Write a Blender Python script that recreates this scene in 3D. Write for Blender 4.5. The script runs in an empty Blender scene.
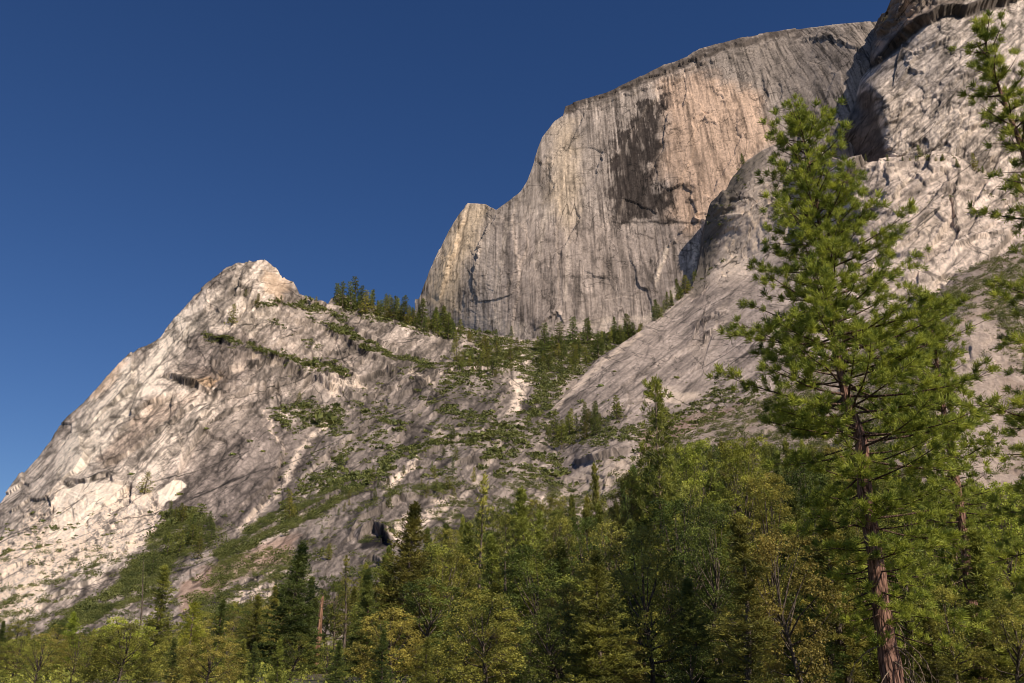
import bpy, math, random, time
import numpy as np
T0 = time.time()
random.seed(7)
RNG = np.random.default_rng(7)
C = bpy.context.scene.collection
R = math.radians

# ------------------------------------------------------------------ camera
FP, PITCH, CAMZ = 900.0, R(20), 1.7
cp, sp = math.cos(PITCH), math.sin(PITCH)
cam_d = bpy.data.cameras.new('camera'); cam = bpy.data.objects.new('camera', cam_d); C.objects.link(cam)
cam.location = (0, 0, CAMZ); cam.rotation_euler = (R(90) + PITCH, 0, 0)
cam_d.sensor_width = 36; cam_d.lens = 36 * FP / 1024; cam_d.clip_start = .5; cam_d.clip_end = 20000
bpy.context.scene.camera = cam

def at(u, v, Y):
    """world point seen in direction (u, v) standing at depth Y"""
    u, v, Y = np.broadcast_arrays(np.asarray(u, float), np.asarray(v, float), np.asarray(Y, float))
    a = (u - 512) / FP; b = (341.5 - v) / FP
    t = Y / (cp - b * sp)
    return np.stack([a * t, Y, CAMZ + t * (sp + b * cp)], -1)

def bearing(P):
    x, y, z = P[..., 0], P[..., 1], P[..., 2] - CAMZ
    d = y * cp + z * sp; h = -y * sp + z * cp
    return 512 + FP * x / d, 341.5 - FP * h / d

# ------------------------------------------------------------------ noise
def _h(ix, iy, iz, s):
    with np.errstate(over='ignore'):
        h = ix.astype(np.uint32) * np.uint32(374761393) + iy.astype(np.uint32) * np.uint32(668265263) + iz.astype(np.uint32) * np.uint32(2147483647) + np.uint32(s * 974634777 & 0xffffffff)
        h = (h ^ (h >> np.uint32(13))) * np.uint32(1274126177)
        h = (h ^ (h >> np.uint32(15))) * np.uint32(2246822519)
        return h ^ (h >> np.uint32(16))

def vnoise(p, s=0):
    """gradient noise, about -1..1"""
    i = np.floor(p).astype(np.int64); f = p - i
    w = f * f * f * (f * (f * 6 - 15) + 10)
    out = 0
    for dx in (0, 1):
        for dy in (0, 1):
            for dz in (0, 1):
                h = _h(i[:, 0] + dx, i[:, 1] + dy, i[:, 2] + dz, s)
                gx = (h & 1023) / 511.5 - 1; gy = ((h >> np.uint32(10)) & 1023) / 511.5 - 1; gz = ((h >> np.uint32(20)) & 1023) / 511.5 - 1
                d = gx * (f[:, 0] - dx) + gy * (f[:, 1] - dy) + gz * (f[:, 2] - dz)
                out = out + d * (w[:, 0] if dx else 1 - w[:, 0]) * (w[:, 1] if dy else 1 - w[:, 1]) * (w[:, 2] if dz else 1 - w[:, 2])
    return out * 1.6

def fbm(p, o=4, s=0, g=.5):
    a, r, k = 1, 0, 1.0
    for j in range(o):
        r = r + a * vnoise(p * k + j * 17.3, s + j); a *= g; k *= 2.03
    return r

def facet(p, s=0, tilt=1.0):
    """broken rock: every cell a tilted plate; returns height and closeness to the joint"""
    i0 = np.floor(p).astype(np.int64); n = len(p)
    best = np.full(n, 9e9); sec = np.full(n, 9e9); val = np.zeros(n)
    for dx in (-1, 0, 1):
        for dy in (-1, 0, 1):
            for dz in (-1, 0, 1):
                ii = i0 + (dx, dy, dz)
                h = _h(ii[:, 0], ii[:, 1], ii[:, 2], s)
                q = np.stack([(h & 1023) / 1023., ((h >> np.uint32(10)) & 1023) / 1023., ((h >> np.uint32(20)) & 1023) / 1023.], -1)
                d = p - ii - q; dd = (d * d).sum(1)
                h2 = _h(ii[:, 0], ii[:, 1], ii[:, 2], s + 77)
                g = np.stack([(h2 & 1023) / 511.5 - 1, ((h2 >> np.uint32(10)) & 1023) / 511.5 - 1, ((h2 >> np.uint32(20)) & 1023) / 511.5 - 1], -1)
                v = g[:, 0] * .6 + (d * g).sum(1) * tilt
                m = dd < best
                sec = np.where(m, best, np.minimum(sec, dd)); val = np.where(m, v, val); best = np.where(m, dd, best)
    return val, np.sqrt(sec) - np.sqrt(best)

def sstep(a, b, x):
    t = np.clip((x - a) / (b - a), 0, 1); return t * t * (3 - 2 * t)

def seg_dist(px, py, pts):
    """distance to a polyline, the side (+ above when drawn left to right) and the fraction along it"""
    best = np.full(px.shape, 9e9); side = np.zeros(px.shape); tt = np.zeros(px.shape)
    L = [0]
    for a, b in zip(pts, pts[1:]): L.append(L[-1] + math.dist(a, b))
    for k, (a, b) in enumerate(zip(pts, pts[1:])):
        dx, dy = b[0] - a[0], b[1] - a[1]; l2 = dx * dx + dy * dy + 1e-9
        t = np.clip(((px - a[0]) * dx + (py - a[1]) * dy) / l2, 0, 1)
        ex = px - a[0] - t * dx; ey = py - a[1] - t * dy
        d = np.hypot(ex, ey); m = d < best
        cr = -(dx * (py - a[1]) - dy * (px - a[0]))
        best = np.where(m, d, best); side = np.where(m, np.sign(cr), side)
        tt = np.where(m, (L[k] + t * math.sqrt(l2)) / L[-1], tt)
    return best, side, tt

def poly(px, py, pts, soft=3.0):
    """soft mask of a closed outline"""
    n = len(pts); ins = np.zeros(px.shape, bool); best = np.full(px.shape, 9e9)
    for i in range(n):
        a, b = pts[i], pts[(i + 1) % n]
        c = ((a[1] > py) != (b[1] > py)) & (px < (b[0] - a[0]) * (py - a[1]) / (b[1] - a[1] + 1e-12) + a[0])
        ins ^= c
        dx, dy = b[0] - a[0], b[1] - a[1]; l2 = dx * dx + dy * dy + 1e-9
        t = np.clip(((px - a[0]) * dx + (py - a[1]) * dy) / l2, 0, 1)
        best = np.minimum(best, np.hypot(px - a[0] - t * dx, py - a[1] - t * dy))
    return sstep(-soft, soft, np.where(ins, best, -best))

def band(px, py, pts, w, soft=2.0):
    return 1 - sstep(w - soft, w + soft, seg_dist(px, py, pts)[0])

def interp(x, pts):
    return np.interp(x, [p[0] for p in pts], [p[1] for p in pts])

# ------------------------------------------------------------------ materials
def nodes(name):
    m = bpy.data.materials.new(name); m.use_nodes = True
    nt = m.node_tree; nt.nodes.clear()
    return m, nt, nt.nodes, nt.links

def rock_material(name, scale, bump, rot=0.0, stretch=(1, 1, 1), lines=()):
    m, nt, N, L = nodes(name)
    out = N.new('ShaderNodeOutputMaterial'); bs = N.new('ShaderNodeBsdfPrincipled'); L.new(bs.outputs[0], out.inputs[0])
    bs.inputs['Roughness'].default_value = .85; bs.inputs['Specular IOR Level'].default_value = .2
    at_ = N.new('ShaderNodeAttribute'); at_.attribute_name = 'rock_colour'
    tc = N.new('ShaderNodeTexCoord')
    n1 = N.new('ShaderNodeTexNoise'); n1.inputs['Scale'].default_value = scale; n1.inputs['Detail'].default_value = 8; n1.inputs['Roughness'].default_value = .72
    mp = N.new('ShaderNodeMapping'); mp.vector_type = 'TEXTURE'; mp.inputs['Rotation'].default_value = (0, -rot, 0); mp.inputs['Scale'].default_value = stretch
    L.new(tc.outputs['Object'], mp.inputs[0]); L.new(mp.outputs[0], n1.inputs['Vector'])
    mr = N.new('ShaderNodeMapRange'); mr.inputs[1].default_value = .3; mr.inputs[2].default_value = .7; mr.inputs[3].default_value = .8; mr.inputs[4].default_value = 1.2
    L.new(n1.outputs[0], mr.inputs[0])
    mx = N.new('ShaderNodeVectorMath'); mx.operation = 'SCALE'
    L.new(at_.outputs['Color'], mx.inputs[0]); L.new(mr.outputs[0], mx.inputs['Scale'])
    # crisp joint lines: long ones along the strata, short ones across
    val = mr.outputs[0]
    for k, (st, sc_, wd, lo) in enumerate(lines):
        m2 = N.new('ShaderNodeMapping'); m2.vector_type = 'TEXTURE'; m2.inputs['Rotation'].default_value = (0, -rot - .25 * k * (-1) ** k, 0); m2.inputs['Scale'].default_value = st
        L.new(tc.outputs['Object'], m2.inputs[0])
        na = N.new('ShaderNodeTexNoise'); na.inputs['Scale'].default_value = sc_; na.inputs['Detail'].default_value = 3; na.inputs['Roughness'].default_value = .45; L.new(m2.outputs[0], na.inputs['Vector'])
        nb = N.new('ShaderNodeTexNoise'); nb.inputs['Scale'].default_value = sc_ * .8; nb.inputs['Detail'].default_value = 2; L.new(m2.outputs[0], nb.inputs['Vector'])
        s1 = N.new('ShaderNodeMath'); s1.operation = 'SUBTRACT'; s1.inputs[1].default_value = .5; L.new(na.outputs[0], s1.inputs[0])
        s2 = N.new('ShaderNodeMath'); s2.operation = 'ABSOLUTE'; L.new(s1.outputs[0], s2.inputs[0])
        s3 = N.new('ShaderNodeMapRange'); s3.inputs[1].default_value = wd * .3; s3.inputs[2].default_value = wd; s3.inputs[3].default_value = 1; s3.inputs[4].default_value = 0; L.new(s2.outputs[0], s3.inputs[0])
        s4 = N.new('ShaderNodeMapRange'); s4.inputs[1].default_value = .48; s4.inputs[2].default_value = .58; s4.inputs[3].default_value = 0; s4.inputs[4].default_value = lo; L.new(nb.outputs[0], s4.inputs[0])
        s5 = N.new('ShaderNodeMath'); s5.operation = 'MULTIPLY'; L.new(s3.outputs[0], s5.inputs[0]); L.new(s4.outputs[0], s5.inputs[1])
        s6 = N.new('ShaderNodeMath'); s6.operation = 'SUBTRACT'; s6.inputs[0].default_value = 1; L.new(s5.outputs[0], s6.inputs[1])
        s7 = N.new('ShaderNodeMath'); s7.operation = 'MULTIPLY'; L.new(val, s7.inputs[0]); L.new(s6.outputs[0], s7.inputs[1]); val = s7.outputs[0]
    L.new(val, mx.inputs['Scale'])
    L.new(mx.outputs[0], bs.inputs['Base Color'])
    vo = N.new('ShaderNodeTexVoronoi'); vo.feature = 'DISTANCE_TO_EDGE'; vo.inputs['Scale'].default_value = scale * .7
    L.new(mp.outputs[0], vo.inputs['Vector'])
    ad = N.new('ShaderNodeMath'); ad.operation = 'ADD'
    mn = N.new('ShaderNodeMath'); mn.operation = 'MINIMUM'; mn.inputs[1].default_value = .12
    L.new(vo.outputs[0], mn.inputs[0]); L.new(mn.outputs[0], ad.inputs[0]); L.new(n1.outputs[0], ad.inputs[1])
    bp = N.new('ShaderNodeBump'); bp.inputs['Strength'].default_value = .9; bp.inputs['Distance'].default_value = bump
    L.new(ad.outputs[0], bp.inputs['Height']); L.new(bp.outputs[0], bs.inputs['Normal'])
    return m

def leaf_material(name, dark, light, scale=.5, var=.12, trans=.35):
    m, nt, N, L = nodes(name)
    out = N.new('ShaderNodeOutputMaterial')
    tc = N.new('ShaderNodeTexCoord'); nz = N.new('ShaderNodeTexNoise'); nz.inputs['Scale'].default_value = scale; nz.inputs['Detail'].default_value = 5
    nz.inputs['Roughness'].default_value = .7
    L.new(tc.outputs['Object'], nz.inputs['Vector'])
    rp = N.new('ShaderNodeValToRGB'); rp.color_ramp.elements[0].position = .38; rp.color_ramp.elements[1].position = .62
    rp.color_ramp.elements[0].color = (*dark, 1); rp.color_ramp.elements[1].color = (*light, 1)
    L.new(nz.outputs[0], rp.inputs[0])
    oi = N.new('ShaderNodeObjectInfo'); hs = N.new('ShaderNodeHueSaturation')
    m1 = N.new('ShaderNodeMapRange'); m1.inputs[3].default_value = .5 - var * .13; m1.inputs[4].default_value = .5 + var * .13
    m2 = N.new('ShaderNodeMapRange'); m2.inputs[3].default_value = 1 - var * 2; m2.inputs[4].default_value = 1 + var * 2
    ml = N.new('ShaderNodeMath'); ml.operation = 'FRACT'; mm = N.new('ShaderNodeMath'); mm.operation = 'MULTIPLY'; mm.inputs[1].default_value = 7.31
    L.new(oi.outputs['Random'], mm.inputs[0]); L.new(mm.outputs[0], ml.inputs[0])
    L.new(oi.outputs['Random'], m1.inputs[0]); L.new(ml.outputs[0], m2.inputs[0])
    L.new(m1.outputs[0], hs.inputs['Hue']); L.new(m2.outputs[0], hs.inputs['Value']); L.new(rp.outputs[0], hs.inputs['Color'])
    df = N.new('ShaderNodeBsdfPrincipled'); df.inputs['Roughness'].default_value = .55; df.inputs['Specular IOR Level'].default_value = .25
    tr = N.new('ShaderNodeBsdfTranslucent'); mx = N.new('ShaderNodeMixShader'); mx.inputs[0].default_value = trans
    hs2 = N.new('ShaderNodeHueSaturation'); hs2.inputs['Hue'].default_value = .485; hs2.inputs['Value'].default_value = 1.25
    L.new(hs.outputs[0], df.inputs['Base Color']); L.new(hs.outputs[0], hs2.inputs['Color']); L.new(hs2.outputs[0], tr.inputs['Color'])
    L.new(df.outputs[0], mx.inputs[1]); L.new(tr.outputs[0], mx.inputs[2]); L.new(mx.outputs[0], out.inputs[0])
    return m

def bark_material(name, dark, light, sc=3.0, stretch=.25):
    m, nt, N, L = nodes(name)
    out = N.new('ShaderNodeOutputMaterial'); bs = N.new('ShaderNodeBsdfPrincipled'); L.new(bs.outputs[0], out.inputs[0])
    bs.inputs['Roughness'].default_value = .9; bs.inputs['Specular IOR Level'].default_value = .1
    tc = N.new('ShaderNodeTexCoord'); mp = N.new('ShaderNodeMapping'); mp.inputs['Scale'].default_value = (1, 1, stretch)
    L.new(tc.outputs['Object'], mp.inputs[0])
    vo = N.new('ShaderNodeTexVoronoi'); vo.feature = 'DISTANCE_TO_EDGE'; vo.inputs['Scale'].default_value = sc; L.new(mp.outputs[0], vo.inputs['Vector'])
    nz = N.new('ShaderNodeTexNoise'); nz.inputs['Scale'].default_value = sc * 1.3; nz.inputs['Detail'].default_value = 6; L.new(mp.outputs[0], nz.inputs['Vector'])
    mu = N.new('ShaderNodeMath'); mu.operation = 'MULTIPLY_ADD'; mu.inputs[1].default_value = 2.2
    L.new(vo.outputs[0], mu.inputs[0]); L.new(nz.outputs[0], mu.inputs[2])
    rp = N.new('ShaderNodeValToRGB'); rp.color_ramp.elements[0].position = .42; rp.color_ramp.elements[1].position = .95
    rp.color_ramp.elements[0].color = (*dark, 1); rp.color_ramp.elements[1].color = (*light, 1)
    L.new(mu.outputs[0], rp.inputs[0]); L.new(rp.outputs[0], bs.inputs['Base Color'])
    bp = N.new('ShaderNodeBump'); bp.inputs['Strength'].default_value = 1; bp.inputs['Distance'].default_value = .08
    L.new(mu.outputs[0], bp.inputs['Height']); L.new(bp.outputs[0], bs.inputs['Normal'])
    return m

M = dict(
    rock_far=rock_material('granite_far', .3, .35, 0, (1, 1, 12), [((1, 1, 7), .022, .012, .6), ((3, 1, 1), .02, .01, .5), ((1, 1, 4), .06, .018, .45)]),
    rock_buttress=rock_material('granite_buttress', .2, 1.6, .8, (3, 4, 1), [((6, 6, 1), .03, .014, .7), ((1, 6, 3), .035, .014, .6), ((3, 6, 1), .09, .02, .5)]),
    rock_mid=rock_material('granite_mid', .35, .6, .75, (2, 5, 1), [((8, 8, 1), .03, .013, .75), ((1, 8, 4), .028, .012, .6), ((4, 8, 1), .085, .02, .6)]),
    rock_near=rock_material('granite_near', .5, .6, .5, (1, 1, 1), [((4, 4, 1), .09, .02, .5)]),
    pine=leaf_material('pine_needles', (.10, .145, .022), (.49, .52, .08), 1.3, .02),
    fir=leaf_material('fir_needles', (0.056, 0.069, 0.017), (0.347, 0.342, 0.064), .35, .16),
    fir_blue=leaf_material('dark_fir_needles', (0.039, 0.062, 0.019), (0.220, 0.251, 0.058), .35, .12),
    oak=leaf_material('oak_leaves', (0.078, 0.095, 0.020), (0.438, 0.419, 0.077), .45, .15),
    oak_bright=leaf_material('bright_leaves', (0.146, 0.185, 0.025), (0.579, 0.592, 0.091), .5, .12),
    oak_olive=leaf_material('olive_leaves', (0.146, 0.134, 0.028), (0.553, 0.483, 0.103), .5, .12),
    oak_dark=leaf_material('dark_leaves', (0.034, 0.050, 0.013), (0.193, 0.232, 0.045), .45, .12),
    dry=leaf_material('dry_leaves', (.12, .06, .03), (.30, .15, .07), .8, .15, .2),
    brush=leaf_material('brush_leaves', (.07, .092, .026), (.23, .25, .07), .12, .2, .3),
    bark=bark_material('pine_bark', (.07, .035, .026), (.34, .19, .14), 5.5, .22),
    bough=bark_material('bough_bark', (.05, .03, .022), (.16, .10, .075), 6, .3),
    bark_grey=bark_material('grey_bark', (.045, .035, .028), (.17, .13, .10), 4, .2),
    wood_dead=bark_material('dead_wood', (.12, .065, .04), (.36, .2, .13), 3, .15),
    twig=bark_material('bare_twigs', (.12, .08, .06), (.34, .25, .18), 6, .3),
)

# ------------------------------------------------------------------ mesh helpers
def mesh(name, V, F, mats, parent=None, colour=None, midx=None, smooth=False):
    V = np.asarray(V, np.float32); me = bpy.data.meshes.new(name)
    Fs = F if isinstance(F, (list, tuple)) else [F]
    Fs = [np.asarray(f, np.int32) for f in Fs if len(f)]
    me.vertices.add(len(V)); me.vertices.foreach_set('co', V.ravel())
    loops = np.concatenate([f.ravel() for f in Fs]); sizes = np.concatenate([np.full(len(f), f.shape[1], np.int32) for f in Fs])
    me.loops.add(len(loops)); me.loops.foreach_set('vertex_index', loops)
    me.polygons.add(len(sizes)); st = np.concatenate([[0], np.cumsum(sizes)[:-1]]).astype(np.int32)
    me.polygons.foreach_set('loop_start', st)
    if midx is not None: me.polygons.foreach_set('material_index', np.asarray(midx, np.int32))
    if smooth: me.polygons.foreach_set('use_smooth', np.ones(len(sizes), bool))
    me.update(calc_edges=True)
    if colour is not None:
        a = me.attributes.new('rock_colour', 'FLOAT_COLOR', 'POINT')
        a.data.foreach_set('color', np.concatenate([colour, np.ones((len(V), 1))], 1).astype(np.float32).ravel())
    for m in (mats if isinstance(mats, (list, tuple)) else [mats]): me.materials.append(m)
    o = bpy.data.objects.new(name, me); C.objects.link(o); o.parent = parent
    return o

def tag(o, label=None, cat=None, group=None, kind=None):
    for k, v in (('label', label), ('category', cat), ('group', group), ('kind', kind)):
        if v: o[k] = v
    return o

# ------------------------------------------------------------------ rock walls
PATCH = {}
def tps(ctrl, u, v):
    c = np.array([(a / 100, b / 100) for a, b, _ in ctrl]); w = np.array([1000. / y for *_, y in ctrl]); n = len(c)
    def k(r2): return .5 * r2 * np.log(r2 + 1e-9)
    K = k(((c[:, None] - c[None]) ** 2).sum(-1)) + np.eye(n) * .002
    A = np.zeros((n + 3, n + 3)); A[:n, :n] = K; A[:n, n] = 1; A[:n, n + 1:] = c; A[n, :n] = 1; A[n + 1:, :n] = c.T
    s = np.linalg.solve(A, np.concatenate([w, [0, 0, 0]]))
    q = np.stack([u.ravel() / 100, v.ravel() / 100], -1); r = np.zeros(len(q))
    for i in range(n): r += s[i] * k(((q - c[i]) ** 2).sum(1))
    r += s[n] + q @ s[n + 1:]
    return (1000. / np.clip(r, .3, 8)).reshape(u.shape)

def tone(c):
    l = c.mean(1, keepdims=True); k = (np.clip(l, .01, 1) / .31) ** .6
    c = c * k * np.array([1.14, 1.04, .955])
    return c * np.minimum(1, .85 / np.maximum(c.max(1, keepdims=True), .01))

def unit3(a): return a / (np.linalg.norm(a, axis=-1, keepdims=True) + 1e-9)

def cracks(q, s, k=26., lo=.0, hi=.35):
    """thin broken joint lines"""
    a = np.exp(-np.abs(vnoise(q, s) + .35 * vnoise(q * 2.7, s + 1)) * k)
    return a * sstep(lo, hi, vnoise(q * .6 + 31, s + 2))

def cliff(name, us, top, bottom, ctrl, rows, relief, steps, colour, mat, label, back=14, back_step=9., rag=0.0, gain=1.0):
    """a rock wall through the surveyed points CTRL, TOP to BOTTOM, with a rolled-back crest"""
    u1 = np.arange(us[0], us[1] + .01, us[2]); nc = len(u1)
    vt = interp(u1, top); vb = np.full(nc, float(bottom)) if np.isscalar(bottom) else interp(u1, bottom)
    if rag:
        q = np.stack([u1 / 9, u1 * 0, u1 * 0], -1); vt = vt + rag * fbm(q, 4, 5, .65)
    t = np.linspace(0, 1, rows)
    U = np.repeat(u1[None], rows, 0); Vv = vt[None] + (vb - vt)[None] * t[:, None]
    Y = tps(ctrl, U, Vv)
    P = at(U, Vv, Y)
    du = np.gradient(P, axis=1); dv = np.gradient(P, axis=0)
    Nn = np.cross(du, dv); Nn /= np.linalg.norm(Nn, axis=-1, keepdims=True) + 1e-9
    flip = (Nn * (P - np.array([0, 0, CAMZ]))).sum(-1) > 0
    Nn[flip] *= -1
    p = P.reshape(-1, 3); n = Nn.reshape(-1, 3); uu = U.ravel(); vv = Vv.ravel()
    view = unit3(p - np.array([0, 0, CAMZ])); graze = .25 + .75 * sstep(.12, .6, np.abs((n * view).sum(1)))
    d = relief(p, uu, vv) * graze
    wu = uu + 3 * vnoise(p / 22, 91) + 1.2 * vnoise(p / 7, 93); wv = vv + 3 * vnoise(p / 22 + 50, 92) + 1.2 * vnoise(p / 7 + 9, 94)
    for pts, amp, L in steps:
        xs = [q[0] for q in pts]; ys = [q[1] for q in pts]; g = 5 * L + 8
        m = (wu > min(xs) - g) & (wu < max(xs) + g) & (wv > min(ys) - g) & (wv < max(ys) + g)
        if not m.any(): continue
        dd, sd, tt = seg_dist(wu[m], wv[m], pts)
        d[m] += gain * np.clip(p[m, 1] / 1200, .2, 1.4) * amp * sstep(-.6, .6, dd * sd) * np.exp(-dd / L) * np.sqrt(np.clip(np.sin(np.pi * tt), 0, 1))
    p = p + n * d[:, None]
    d2 = (.35 if name == 'dome_mountain' else .7) * fbm(p / 9, 3, 77, .6) * graze
    p = p + n * d2[:, None]
    col = tone(colour(p, uu, vv))
    G = p.reshape(rows, nc, 3)
    if back:
        top_row = G[0]; extra = []
        for k in range(1, back + 1):
            s = back_step * k ** 1.35
            q = top_row + np.stack([np.zeros(nc), np.full(nc, s), np.full(nc, -.0022 * s * s - .12 * s)], -1)
            q[:, 2] += 2.5 * fbm(q / 30, 3, 3)
            extra.append(q)
        G = np.concatenate([np.array(extra[::-1]), G], 0)
        ecol = tone(colour(np.concatenate(extra[::-1]), np.tile(u1, back), np.tile(vt, back))) * .8
        colG = np.concatenate([ecol, col])
    else: colG = col
    r2 = G.shape[0]; idx = np.arange(r2 * nc).reshape(r2, nc)
    F = np.stack([idx[:-1, :-1], idx[1:, :-1], idx[1:, 1:], idx[:-1, 1:]], -1).reshape(-1, 4)
    o = mesh(name, G.reshape(-1, 3), F, mat, colour=np.clip(colG, .01, .85), smooth=True)
    tag(o, label, kind='structure'); o['category'] = 'rock face'
    PATCH[name] = (p, n, *bearing(p))
    print(name, len(p), round(time.time() - T0, 1))
    return o

def aniso(p, ang, along, across, depth=None):
    """coordinates stretched along a direction in the x-z plane"""
    c, s = math.cos(ang), math.sin(ang)
    a = p[:, 0] * c + p[:, 2] * s; b = -p[:, 0] * s + p[:, 2] * c
    return np.stack([a / along, b / across, p[:, 1] / (depth or across * 5)], -1)

def sheet(u, v, k=1.4):
    """coordinates that run along the rock sheet itself"""
    return np.stack([(u - 512) * k, np.zeros(len(u)), (341 - v) * k], -1)

_PL = {}
def plates(S, ang, sizes, seed, warp=.25):
    """jointed exfoliation plates at several sizes, sharp edged"""
    key = (seed, len(S))
    if key in _PL: return _PL.pop(key)
    out = []
    for j, (al, ac, tilt) in enumerate(sizes):
        q = aniso(S, ang + .25 * j * (-1) ** j, al, ac)
        q = q + warp * np.stack([vnoise(q * .9 + 5, seed + j), vnoise(q * 0 + q * .7 + 11, seed + 20 + j), vnoise(q * .9 + 19, seed + 40 + j)], -1)
        out.append(facet(q, seed + 60 + j, tilt))
    _PL[key] = out
    return out

def mixc(c, m, new):
    return c * (1 - m[:, None]) + np.array(new)[None] * m[:, None]

# ---- the great dome: a sheer face with a rounded brown cap
dome_top = [(419, 299), (430, 272), (450, 231), (460, 214), (468, 203), (485, 203.5), (496, 210), (508, 201), (519, 193), (527, 180), (531, 169), (537, 150), (542, 137), (554, 121), (563, 115), (565, 106), (582, 100), (607, 93), (638, 79), (663, 65), (688, 57), (699, 49), (734, 40), (766, 33), (805, 28), (840, 24), (861, 22.5), (877, 22), (920, 18)]
def dome_relief(p, u, v):
    w = p + 10 * np.stack([fbm(p / 60, 3, 11), fbm(p / 60, 3, 12), fbm(p / 60, 3, 13)], -1)
    f1, e1 = facet(np.stack([w[:, 0] / 95, w[:, 1] / 95, w[:, 2] / 210], -1), 1, .7)
    f2, e2 = facet(np.stack([w[:, 0] / 28, w[:, 1] / 28, w[:, 2] / 70], -1), 2, .8)
    f3, e3 = facet(np.stack([w[:, 0] / 9, w[:, 1] / 9, w[:, 2] / 22], -1), 3, .8)
    st = fbm(np.stack([p[:, 0] / 7, p[:, 1] / 50, p[:, 2] / 160], -1), 3, 4)
    left = sstep(560, 430, u); up = sstep(150, 60, v) * sstep(700, 800, u)
    rough = .55 + .9 * left + .8 * up
    d = 3.6 * f1 + .9 * f2 * rough + .22 * f3 * rough + .35 * st
    return d + .8 * fbm(p / 60, 4, 6)
dome_steps = [
    ([(440, 300), (455, 250), (468, 205)], 14, 14), ([(497, 214), (480, 240), (470, 300)], 10, 10),
    ([(611, 222), (640, 222), (668, 221), (700, 222)], 2.5, 10),
    ([(670, 192), (680, 187), (691, 184), (695, 190)], 3, 6), ([(686, 203), (697, 199)], 3, 4), ([(690, 184), (689, 205), (690, 230), (691, 258)], -3, 4),
    ([(566, 108), (600, 99), (640, 82), (690, 62), (735, 45), (800, 33)], 9, 5),
    ([(566, 114), (590, 108), (640, 92), (700, 66), (760, 48), (840, 36)], 6, 5),
    ([(800, 40), (830, 38), (850, 46), (868, 52)], 8, 7), ([(760, 70), (768, 92), (764, 110)], 6, 6), ([(706, 85), (722, 95), (726, 112)], 5, 6),
    ([(500, 300), (520, 270), (512, 220), (525, 180)], 5, 10), ([(560, 300), (556, 240), (562, 190), (570, 140)], 4, 8),
    ([(655, 288), (663, 262), (668, 245)], 5, 6), ([(690, 130), (705, 120), (720, 124)], 5, 6), ([(640, 300), (625, 296), (600, 300)], 3, 5),
    ([(536, 330), (548, 318), (556, 314), (566, 322)], 9, 5),
]
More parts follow.
